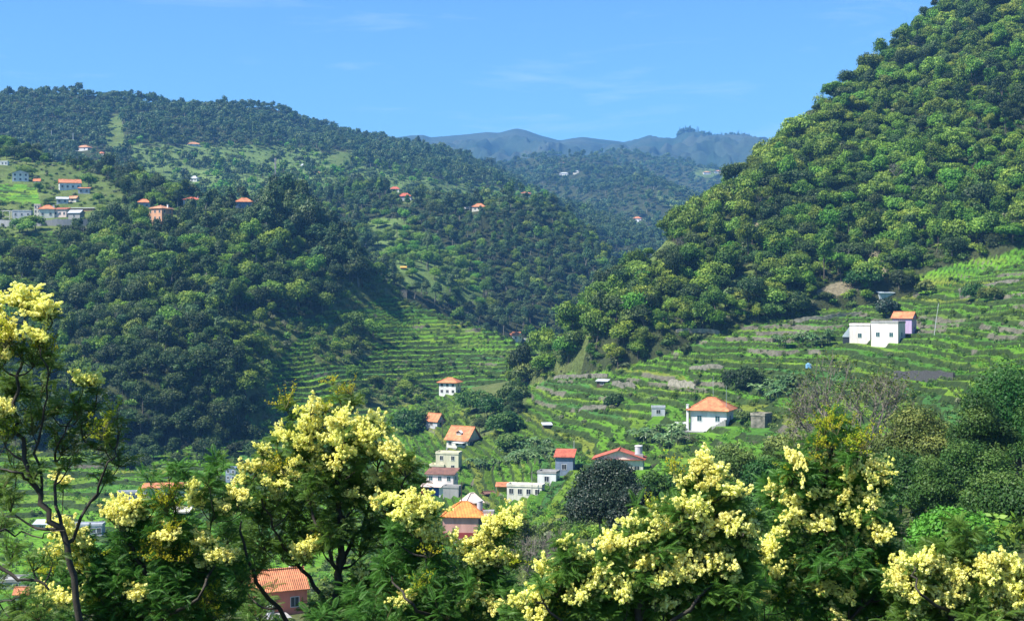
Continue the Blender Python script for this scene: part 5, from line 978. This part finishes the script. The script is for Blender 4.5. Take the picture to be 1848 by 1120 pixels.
def mimosa(label, D, trunks, sprays, seed, r0=.055, dens=1., fs=1., nofl=False, fb_=1.1):
    g = np.random.default_rng(seed); bx = trunks[0][0]; x0 = (bx[0]-CX)/F*D; zg = min(float(gz(x0, D)), -3.2); org = np.array([x0, D, zg]); root = empty('mimosa_tree', org); tag(root, label, 'mimosa tree')
    tb = MB(); nodes = []
    for ti, tr in enumerate(trunks):
        dj = [D+ (g.normal()*.25 if (i and ti) else 0) for i in range(len(tr))]
        pts = [W(x, y, dd)-org for (x, y), dd in zip(tr, dj)]
        if ti == 0: pts = [np.array([0, 0, -.3])]+pts
        else: k = np.argmin([np.linalg.norm(q-pts[0]) for q, _ in nodes]); pts[0] = nodes[k][0]
        c = curve(pts, 5); ra = (r0*.8 if ti == 0 else nodes[k][1]*.6); rr = np.linspace(ra, ra*.28, len(c)); wob = g.normal(size=c.shape)*.012; wob[0] = 0; c = c+wob
        tb.tube(c, rr, 7); nodes += list(zip(c, rr))
    NP = np.array([q for q, _ in nodes]); NR = np.array([r for _, r in nodes]); fb = MB(); bl = []; T0 = []; T1 = []; RR0 = []; RR1 = []
    for sp in sorted(sprays, key=lambda s: -s[1]):
        x, y, r = sp[:3]; fl = sp[3] if len(sp) > 3 else 0; bud = len(sp) > 4; d_ = D+g.normal()*r/F*D*1.0+ (0 if fl else .12); c = W(x, y, d_)-org; Rm = r/F*D
        b = c-[0, 0, Rm*.8]; dv = NP-b; dist = np.linalg.norm(dv, axis=1)+np.clip(dv[:, 2]+.05, 0, 9)*4; k = int(np.argmin(dist)); a = NP[k]; ra = min(NR[k]*.7, .016)
        L_ = np.linalg.norm(b-a); m_ = (a+b)/2+np.array([0, 0, -.12*L_]); cc = curve([a, m_, b], 6); tb.tube(cc, np.linspace(ra, .004, len(cc)), 5)
        NP = np.vstack([NP, cc[6:]]); NR = np.append(NR, np.linspace(ra, .004, len(cc))[6:])
        nt = max(3, int((4.5 if fl else 12)*(r/45)**1.3*dens)); tips = unit(g.normal(size=(nt, 3))*[1, 1, .8]+[0, 0, .35])*Rm*(g.random((nt, 1))**.4)*[1, 1.1, .95]+c
        for tp in tips:
            md = (b+tp)/2+g.normal(size=3)*Rm*.12; P_ = curve([b, md, tp], 4); T0 += list(P_[:-1]); T1 += list(P_[1:]); m = len(P_)-1; RR0 += [.0045*(1-j/m*.6) for j in range(m)]; RR1 += [.0045*(1-(j+1)/m*.6) for j in range(m)]
            nf = 11; t = g.uniform(.3, 1.02, nf); o_ = np.array([np.interp(t, np.linspace(0, 1, len(P_)), P_[:, j]) for j in range(3)]).T; dr = unit(tp-b)
            X = unit(g.normal(size=(nf, 3))*[1, 1, .45]+dr*.7+[0, 0, .12]); fronds(fb, o_, X, g, g.uniform(.55, 1.0, nf)*fs, np.full(nf, (.35 if bud else .12)*g.random() if fl else .05*g.random()))
        if fl and not nofl:
            nb = max(2, int(round(fl*fb_*1.45*(r/30)**1.5*(1.1 if bud else 1)))); v = unit(g.normal(size=(nb, 3))*[1, .6, .9]+[-.1, -.8, .45]); P_ = c+np.array([-.1, -.9, .25])*Rm+v*Rm*(g.random((nb, 1))**.5)*.95
            for q in P_: bl.append((q, bud or g.random() < .06, g.uniform(.75, 1.3)))
    tb.segs(T0, T1, RR0, RR1, 3, 1); tb.build('trunk', [M['mbark'], M['twig']], root, smooth=True); fb.build('foliage', M['frond'], root)
    g.shuffle(bl) if len(bl) > 150 else None
    for i, (q, bud, s) in enumerate(bl[:100]):
        o = bpy.data.objects.new('blossom', (BU if bud else BL)[g.integers(4 if bud else 7)]); COL.objects.link(o); o.parent = root; o.location = q; o.scale = s*np.exp(g.normal(size=3)*[.16, .16, .16]); o.rotation_euler = (g.normal()*.35, g.normal()*.35, g.random()*6.28)
    if len(bl) > 100:
        mb = MB()
        for q, bud, s in bl[100:]:
            me = (BU if bud else BL)[g.integers(4 if bud else 7)]; V = np.empty(len(me.vertices)*3); me.vertices.foreach_get('co', V); V = V.reshape(-1, 3); a = g.random()*6.28; Rz = np.array([[cos(a), -sin(a), 0], [sin(a), cos(a), 0], [0, 0, 1]])
            V = V@Rz.T*s+q; rn = np.empty(len(V)); me.attributes['rnd'].data.foreach_get('value', rn); tp = np.empty(len(V)); me.attributes['tip'].data.foreach_get('value', tp)
            n = len(me.polygons); ls = np.empty(n, int); me.polygons.foreach_get('loop_start', ls); lt = np.empty(n, int); me.polygons.foreach_get('loop_total', lt); lv = np.empty(len(me.loops), int); me.loops.foreach_get('vertex_index', lv)
            t3 = ls[lt == 3]; mb.add(V, np.stack([lv[t3], lv[t3+1], lv[t3+2]], 1), 1 if bud else 0, rn, tp)
        o = mb.build('blossom_mass', [M['flower'], M['bud']], root); o['kind'] = 'stuff'
    print('mimosa', len(bl), fb.n)
    return root
def fill(xs, ys, r, n, g=np.random.default_rng(5)): return [(g.uniform(*xs), g.uniform(*ys), r*g.uniform(.8, 1.2)) for _ in range(n)]
Bd = 'b'
def spots(xs, ys, n, seed, f=lambda x, y: True):
    g = np.random.default_rng(seed); out = []
    while len(out) < n:
        x, y = g.uniform(*xs), g.uniform(*ys)
        if f(x, y): out.append((x, y, g.uniform(10, 17), g.uniform(1.8, 3)) if g.random() < .8 else (x, y, g.uniform(9, 14), 1.2, 'b'))
    return out
mimosa('tall open mimosa at the left edge with a leaning trunk', 9.0,
 [[(150, 1230), (128, 1010), (78, 905), (50, 842), (28, 760), (34, 680), (45, 610)], [(118, 965), (100, 850), (112, 780), (145, 715)], [(122, 975), (165, 905), (200, 835), (215, 785)], [(60, 870), (20, 850), (-40, 842)], [(75, 900), (70, 800), (85, 700), (70, 620)]],
 [(45, 552, 22, 2.6), (68, 548, 18, 2.4), (85, 575, 18, 2.2), (5, 595, 22, 3), (15, 622, 22, 3), (-8, 575, 20, 3), (95, 572, 12, 2.2), (3, 650, 16, 1.4), (45, 540, 14, 2.5), (85, 645, 22, 1, Bd), (78, 622, 16, 1.2), (35, 625, 22, 1, Bd), (150, 688, 15, 3), (175, 700, 15, 3), (0, 752, 24, 3), (215, 768, 20, 1.6, Bd), (195, 785, 15, 1, Bd), (10, 790, 20, 1, Bd),
  (60, 630, 40), (20, 680, 45), (70, 690, 42), (90, 650, 30), (140, 730, 34), (170, 725, 26), (60, 745, 50), (15, 760, 40), (110, 785, 46), (215, 815, 34), (190, 790, 30), (150, 770, 30), (30, 820, 45), (190, 850, 24), (-10, 880, 40), (20, 700, 40), (95, 720, 40), (120, 830, 26), (20, 900, 30), (60, 850, 26)], 31, r0=.034, dens=1., fs=.72, fb_=.85)
mimosa('shaded mimosa reaching in from the left edge with dark bare branches', 7.5, [[(-160, 1300), (-140, 1080), (-60, 1000), (20, 1035), (90, 1055)], [(-100, 1040), (-40, 960), (40, 965), (110, 958)], [(-80, 1010), (-30, 1085), (40, 1075)]],
 [(20, 985, 34), (60, 1010, 26), (-10, 1040, 40), (30, 1090, 40), (70, 1090, 36), (-5, 945, 30), (75, 1120, 40), (10, 1130, 40), (95, 1000, 20)], 32, r0=.028, dens=.8, fs=.65)
mimosa('bushy mimosa at the lower left with scattered blossom clusters', 11.0,
 [[(300, 1300), (290, 1150), (270, 1050), (230, 980)], [(290, 1130), (370, 1060), (378, 990), (385, 915)], [(280, 1080), (310, 980), (310, 890)], [(285, 1120), (200, 1080), (140, 1030)]],
 [(305, 850, 22, 3.4), (330, 838, 18, 3), (335, 862, 18, 3), (272, 863, 17, 3), (315, 875, 16, 2), (235, 930, 26, 3.2), (262, 922, 18, 3), (203, 930, 15, 3), (250, 945, 15, 2), (142, 972, 24, 3.4), (125, 1005, 22, 3), (155, 985, 15, 3), (170, 1020, 18, 1.2, Bd), (380, 868, 26, 3), (395, 850, 15, 3), (365, 890, 18, 3), (392, 835, 15, 2, Bd), (110, 1095, 34, 3.6), (140, 1085, 22, 3), (85, 1100, 22, 3), (325, 960, 18, 2, Bd), (320, 925, 20, 1.5, Bd), (345, 1010, 14, 1, Bd), (180, 1090, 15, 1.5, Bd), (400, 1085, 26, 2, Bd), (385, 1100, 24, 2, Bd), (90, 1040, 18, 1.4, Bd), (430, 900, 22, 3), (437, 912, 16, 3), (290, 1000, 14, 1, Bd)]+fill((120, 420), (980, 1130), 44, 24)+[(300, 900, 34), (380, 915, 36), (235, 970, 36), (150, 1010, 36), (410, 950, 40), (395, 900, 30), (340, 940, 36), (270, 960, 40), (330, 1050, 50)]+spots((100, 420), (870, 1110), 22, 7)+fill((60, 440), (1010, 1125), 38, 16, np.random.default_rng(8)), 33, dens=1.0)
mimosa('large central mimosa crowned with pale yellow blossom', 11.5,
 [[(604, 1300), (606, 1150), (610, 1050), (613, 985), (612, 900), (620, 800), (616, 735)], [(610, 1040), (585, 975), (555, 900), (545, 820)], [(606, 1120), (560, 1040), (510, 985), (470, 900)], [(612, 1020), (650, 950), (680, 880), (690, 800)], [(606, 1100), (690, 1010), (725, 930), (730, 850)], [(600, 1230), (500, 1100), (450, 1010), (430, 940)]],
 [(615, 712, 26, 2.6, Bd), (640, 722, 18, 1.6, Bd), (590, 735, 18, 1.6, Bd), (575, 757, 27, 3.4), (560, 770, 18, 3), (618, 778, 30, 3.4), (645, 782, 20, 3), (598, 800, 26, 3.4), (540, 792, 30, 3.4), (515, 772, 17, 3), (528, 748, 14, 3), (500, 800, 20, 3), (660, 800, 24, 3.2), (678, 778, 18, 3), (672, 815, 20, 3), (565, 820, 24, 3), (620, 815, 22, 3), (535, 845, 26, 3.4), (505, 865, 20, 3), (560, 852, 22, 3.4), (572, 838, 18, 3), (605, 850, 20, 3.2), (528, 870, 20, 3), (640, 835, 20, 2), (455, 850, 20, 3.2), (445, 868, 18, 3), (478, 840, 14, 3), (480, 885, 24, 2.6), (500, 900, 18, 2), (430, 905, 18, 3), (720, 828, 20, 3), (735, 850, 18, 3), (708, 845, 18, 3), (745, 835, 14, 3), (750, 868, 14, 2, Bd), (690, 868, 18, 2), (690, 905, 18, 2.4), (680, 880, 16, 2), (705, 910, 15, 1.6), (560, 990, 18, 2), (583, 985, 15, 2), (545, 1010, 14, 2), (640, 910, 8, 2), (650, 1050, 13, 2.6), (520, 735, 12, 1, Bd)]
 +[(560, 870, 44), (610, 880, 46), (650, 870, 40), (690, 880, 36), (520, 900, 42), (475, 920, 42), (450, 900, 34), (570, 915, 46), (620, 925, 46), (670, 930, 46), (530, 940, 46), (480, 960, 44), (440, 960, 42), (600, 955, 44), (650, 970, 44), (700, 950, 44), (560, 960, 40), (420, 1000, 40), (460, 1010, 40), (510, 985, 34), (735, 890, 34), (710, 1000, 40), (560, 800, 34), (600, 790, 30), (660, 1030, 44), (620, 1075, 36), (440, 1040, 30), (640, 820, 26), (615, 735, 24), (545, 830, 34), (505, 850, 30), (700, 1060, 44), (650, 1100, 44), (735, 960, 30)]+spots((450, 750), (760, 960), 26, 6)+[(600, 820, 34), (560, 780, 26), (640, 850, 34), (660, 820, 26), (500, 830, 26), (530, 790, 26), (620, 880, 34)]+fill((590, 760), (980, 1120), 38, 10, np.random.default_rng(9)), 34, dens=1.1, r0=.06, fb_=1.25)
mimosa('mimosa with thick pale yellow blossom in front of the salmon pink house', 10.5,
 [[(800, 1300), (795, 1150), (780, 1060), (765, 970)], [(795, 1120), (850, 1050), (890, 980)], [(790, 1130), (730, 1080), (700, 1030)]],
 [(755, 915, 26, 3.6), (765, 935, 22, 3.4), (735, 945, 17, 3), (780, 925, 12, 3), (770, 965, 20, 2.6), (792, 972, 14, 3), (910, 940, 26, 3.4), (895, 955, 22, 3.4), (880, 972, 18, 3.2), (925, 958, 17, 3), (865, 985, 14, 2.4), (880, 1005, 17, 2.8), (900, 1020, 15, 2), (862, 1012, 12, 2), (745, 1078, 17, 2.4), (762, 1058, 16, 1.6, Bd), (733, 1085, 12, 2), (858, 1078, 14, 2.4), (840, 1090, 12, 2), (835, 998, 10, 2.4), (890, 1100, 14, 2.4), (705, 905, 10, 2), (930, 1015, 10, 2), (780, 1000, 14, 1, Bd)]
 +fill((690, 930), (1040, 1130), 44, 18)+[(760, 985, 34), (800, 1010, 36), (740, 1000, 40), (700, 1000, 40), (880, 1030, 36), (840, 1040, 40), (900, 985, 22), (720, 960, 26), (640, 1080, 50), (670, 1110, 50), (580, 1110, 30)], 35, dens=1.05)
mimosa('wide mimosa right of centre smothered in bright yellow blossom', 9.6,
 [[(1160, 1320), (1155, 1180), (1160, 1080), (1200, 1000), (1250, 920), (1265, 860)], [(1158, 1150), (1090, 1080), (1035, 1010)], [(1160, 1120), (1140, 1040), (1130, 960)], [(1165, 1150), (1260, 1080), (1300, 1000), (1345, 960)], [(1155, 1200), (1040, 1140), (970, 1080)]],
 [(1268, 845, 24, 3.4), (1255, 868, 27, 3.6), (1285, 872, 24, 3.4), (1235, 880, 18, 3), (1308, 880, 17, 3), (1268, 890, 20, 3), (1225, 862, 12, 2, Bd), (1150, 925, 24, 2, Bd), (1175, 915, 18, 1.6, Bd), (1195, 925, 18, 1.6, Bd), (1170, 945, 24, 3), (1200, 950, 22, 3), (1250, 918, 26, 3.4), (1235, 940, 26, 3.4), (1262, 945, 24, 3.4), (1280, 965, 18, 3.2), (1225, 965, 22, 3), (1180, 970, 20, 3), (1115, 970, 22, 3.4), (1105, 985, 20, 3.2), (1130, 1000, 24, 3.4), (1160, 985, 22, 3), (1165, 1000, 16, 3), (1140, 955, 20, 2.4), (1022, 985, 22, 3.4), (1035, 1005, 24, 3.4), (1015, 1015, 20, 3), (1062, 1025, 22, 3.4), (1045, 1035, 18, 3), (992, 1040, 24, 3.2), (975, 1055, 18, 3), (1005, 1060, 18, 2.6), (1135, 1025, 24, 3.4), (1110, 1045, 20, 3), (1155, 1040, 20, 3.2), (1200, 1020, 20, 3.4), (1225, 1040, 22, 3.4), (1250, 1045, 22, 3.4), (1270, 1020, 16, 3), (1265, 1050, 14, 3), (1185, 1065, 22, 3.2), (1165, 1080, 20, 3.2), (1205, 1060, 16, 3), (1060, 1078, 20, 3.2), (1055, 1095, 17, 3), (975, 1090, 26, 3.4), (950, 1105, 24, 3.4), (995, 1105, 20, 3), (1110, 1075, 14, 2), (1320, 955, 18, 3.2), (1310, 970, 12, 2.6), (1350, 950, 16, 3.2), (1345, 975, 18, 3), (1365, 935, 12, 2), (1295, 940, 10, 2, Bd), (1090, 1050, 14, 2), (1230, 1000, 14, 2, Bd), (1300, 1000, 12, 1.6), (945, 1075, 16, 2, Bd)]
 +[(1268, 900, 40), (1300, 910, 36), (1230, 920, 40), (1190, 980, 44), (1240, 990, 44), (1290, 990, 40), (1150, 1030, 44), (1120, 1010, 36), (1080, 1040, 44), (1040, 1060, 44), (1000, 1080, 44), (1100, 1090, 50), (1150, 1100, 50), (1210, 1090, 50), (1260, 1080, 50), (1310, 1050, 50), (1330, 1010, 44), (1340, 1100, 50), (1290, 1110, 50), (1050, 1120, 50), (960, 1110, 40), (1160, 950, 34), (1030, 1010, 30), (1345, 985, 30), (1200, 940, 30), (1280, 1040, 44), (1000, 1040, 30), (920, 1100, 40), (1320, 900, 22)]+spots((940, 1360), (900, 1115), 78, 1, lambda x, y: y > 1060-(x-960)*.5 or (x > 1200 and y > 880))+fill((950, 1350), (1040, 1125), 36, 12, np.random.default_rng(3)), 36, dens=1.05, r0=.05, fb_=1.9)
mimosa('tallest mimosa on the right with yellow-green budding top and blossom lower down', 10.5,
 [[(1500, 1320), (1498, 1180), (1490, 1080), (1480, 960), (1495, 860), (1505, 770)], [(1495, 1120), (1430, 1030), (1420, 940), (1435, 850)], [(1492, 1050), (1550, 960), (1560, 870), (1545, 810)], [(1498, 1150), (1590, 1060), (1600, 990), (1605, 950)]],
 [(1510, 755, 22, 2.4, Bd), (1490, 775, 26, 2.2, Bd), (1530, 775, 22, 2.2, Bd), (1465, 795, 26, 2, Bd), (1505, 800, 28, 2, Bd), (1548, 800, 22, 2, Bd), (1440, 820, 24, 1.8, Bd), (1480, 825, 26, 1.6, Bd), (1425, 845, 20, 2), (1405, 858, 18, 2), (1535, 820, 20, 2, Bd), (1565, 835, 18, 2, Bd), (1410, 880, 16, 2), (1390, 895, 16, 2), (1460, 850, 24, 1.4, Bd), (1545, 852, 22, 3.2), (1515, 868, 20, 3.2), (1568, 850, 16, 3), (1585, 855, 12, 3), (1500, 855, 14, 3), (1530, 880, 18, 3), (1525, 900, 20, 3.2), (1545, 912, 15, 3), (1428, 910, 24, 3.4), (1415, 925, 20, 3), (1440, 935, 20, 3.2), (1480, 905, 20, 3), (1465, 915, 15, 2.6), (1505, 925, 20, 3), (1400, 945, 14, 3), (1450, 950, 22, 3.2), (1420, 965, 20, 3), (1480, 965, 17, 3), (1395, 1000, 20, 3.2), (1380, 1015, 14, 3), (1440, 1000, 15, 2), (1405, 1045, 20, 3), (1425, 1060, 15, 3), (1385, 1050, 15, 2.6), (1450, 1040, 16, 2.6), (1490, 1020, 18, 2.6), (1475, 1045, 15, 2.4), (1500, 1000, 12, 2), (1490, 1085, 16, 2.6), (1500, 1100, 14, 2.4), (1380, 1085, 15, 2), (1570, 985, 12, 2.4), (1605, 945, 15, 1.6, Bd), (1600, 970, 14, 1.4), (1625, 1000, 9, 2), (1330, 1075, 14, 2.4), (1340, 1060, 12, 2)]
 +[(1500, 790, 26), (1470, 830, 34), (1520, 830, 30), (1440, 860, 34), (1490, 870, 36), (1400, 890, 26), (1540, 880, 34), (1460, 890, 36), (1580, 880, 26), (1430, 980, 40), (1480, 940, 40), (1520, 960, 42), (1560, 930, 36), (1590, 920, 24), (1480, 1000, 44), (1530, 1010, 46), (1575, 1000, 36), (1430, 1030, 44), (1380, 1040, 40), (1480, 1060, 48), (1540, 1070, 50), (1430, 1090, 50), (1380, 1110, 50), (1500, 1110, 50), (1570, 1060, 44), (1570, 1110, 50), (1610, 1090, 44), (1600, 1000, 26), (1610, 960, 20), (1390, 980, 34), (1600, 1040, 36)]+spots((1380, 1600), (830, 1110), 74, 2)+fill((1380, 1620), (960, 1125), 34, 10, np.random.default_rng(4)), 37, dens=1.05, r0=.045, fb_=1.8)
mimosa('mimosa in the bottom right corner with blossom along its sloping top', 10.0,
 [[(1720, 1320), (1722, 1180), (1715, 1080), (1700, 1000)], [(1720, 1150), (1780, 1090), (1800, 1060)], [(1718, 1120), (1660, 1070), (1650, 1020)], [(1720, 1110), (1745, 1030), (1745, 970)]],
 [(1645, 1018, 18, 3.2), (1640, 1035, 15, 3), (1660, 1000, 20, 3.4), (1682, 990, 20, 3.4), (1670, 975, 15, 3), (1700, 980, 16, 3.2), (1665, 1030, 15, 3), (1735, 965, 18, 3.2), (1750, 955, 14, 3), (1730, 945, 12, 2.6), (1745, 980, 14, 3), (1710, 1035, 14, 2.4), (1775, 1050, 18, 3), (1800, 1040, 20, 3.2), (1825, 1048, 20, 3.2), (1843, 1060, 18, 3.2), (1785, 1070, 16, 2.4), (1815, 1075, 18, 2.6), (1838, 1085, 18, 3), (1760, 1095, 14, 2.4), (1830, 1105, 15, 2.6), (1620, 1060, 12, 2.4), (1615, 1040, 10, 2.4), (1865, 1060, 20, 3), (1790, 1105, 12, 2)]
 +[(1660, 1040, 36), (1700, 1020, 36), (1740, 1000, 30), (1690, 1060, 46), (1740, 1050, 44), (1650, 1080, 46), (1700, 1100, 50), (1750, 1090, 50), (1800, 1090, 44), (1840, 1100, 40), (1770, 1110, 50), (1640, 1110, 50), (1780, 1040, 26), (1870, 1090, 44), (1720, 1125, 50), (1830, 1120, 50)]+spots((1640, 1848), (1000, 1115), 30, 5), 38, dens=1.05, fb_=1.7)
# a second, darker row of flowerless mimosas just behind
for i, (xa, xb, ya, n, lb) in enumerate(((110, 470, 1010, 16, 'leafy flowerless mimosa low behind the lower left blossom'), (640, 940, 1050, 14, 'leafy flowerless mimosa low behind the blossom left of the bottom centre'), (960, 1340, 1040, 20, 'leafy flowerless mimosa low behind the wide bright blossom'), (1380, 1640, 980, 18, 'leafy flowerless mimosa low behind the tallest mimosa'), (1640, 1880, 1060, 12, 'leafy flowerless mimosa low behind the bottom right blossom'))):
    mimosa(lb, 14.+i*.3, [[((xa+xb)/2, 1330), ((xa+xb)/2, 1180), ((xa+xb)/2+10, 1090)]], fill((xa, xb), (ya, 1130), 46, n, np.random.default_rng(60+i)), 60+i, dens=.9, nofl=True)
# ---------------------------------------------------------------- haze
m, t = mat('haze'); pv = nn(t, 'ShaderNodeVolumePrincipled'); pv.inputs['Color'].default_value = (.18, .50, 1, 1); pv.inputs['Density'].default_value = 1.0e-4; pv.inputs['Anisotropy'].default_value = 0.0
o = nn(t, 'ShaderNodeOutputMaterial'); t.links.new(pv.outputs[0], o.inputs['Volume'])
zmn, zmx = float(ZT.min())-2, float(ZT.max())+40
hz = MB(); hz.box(-9500, 9500, -260, 9100, zmn-1, zmx); ho = hz.build('haze', m); tag(ho, 'thin pale blue haze filling the valley air', 'haze', kind='stuff')
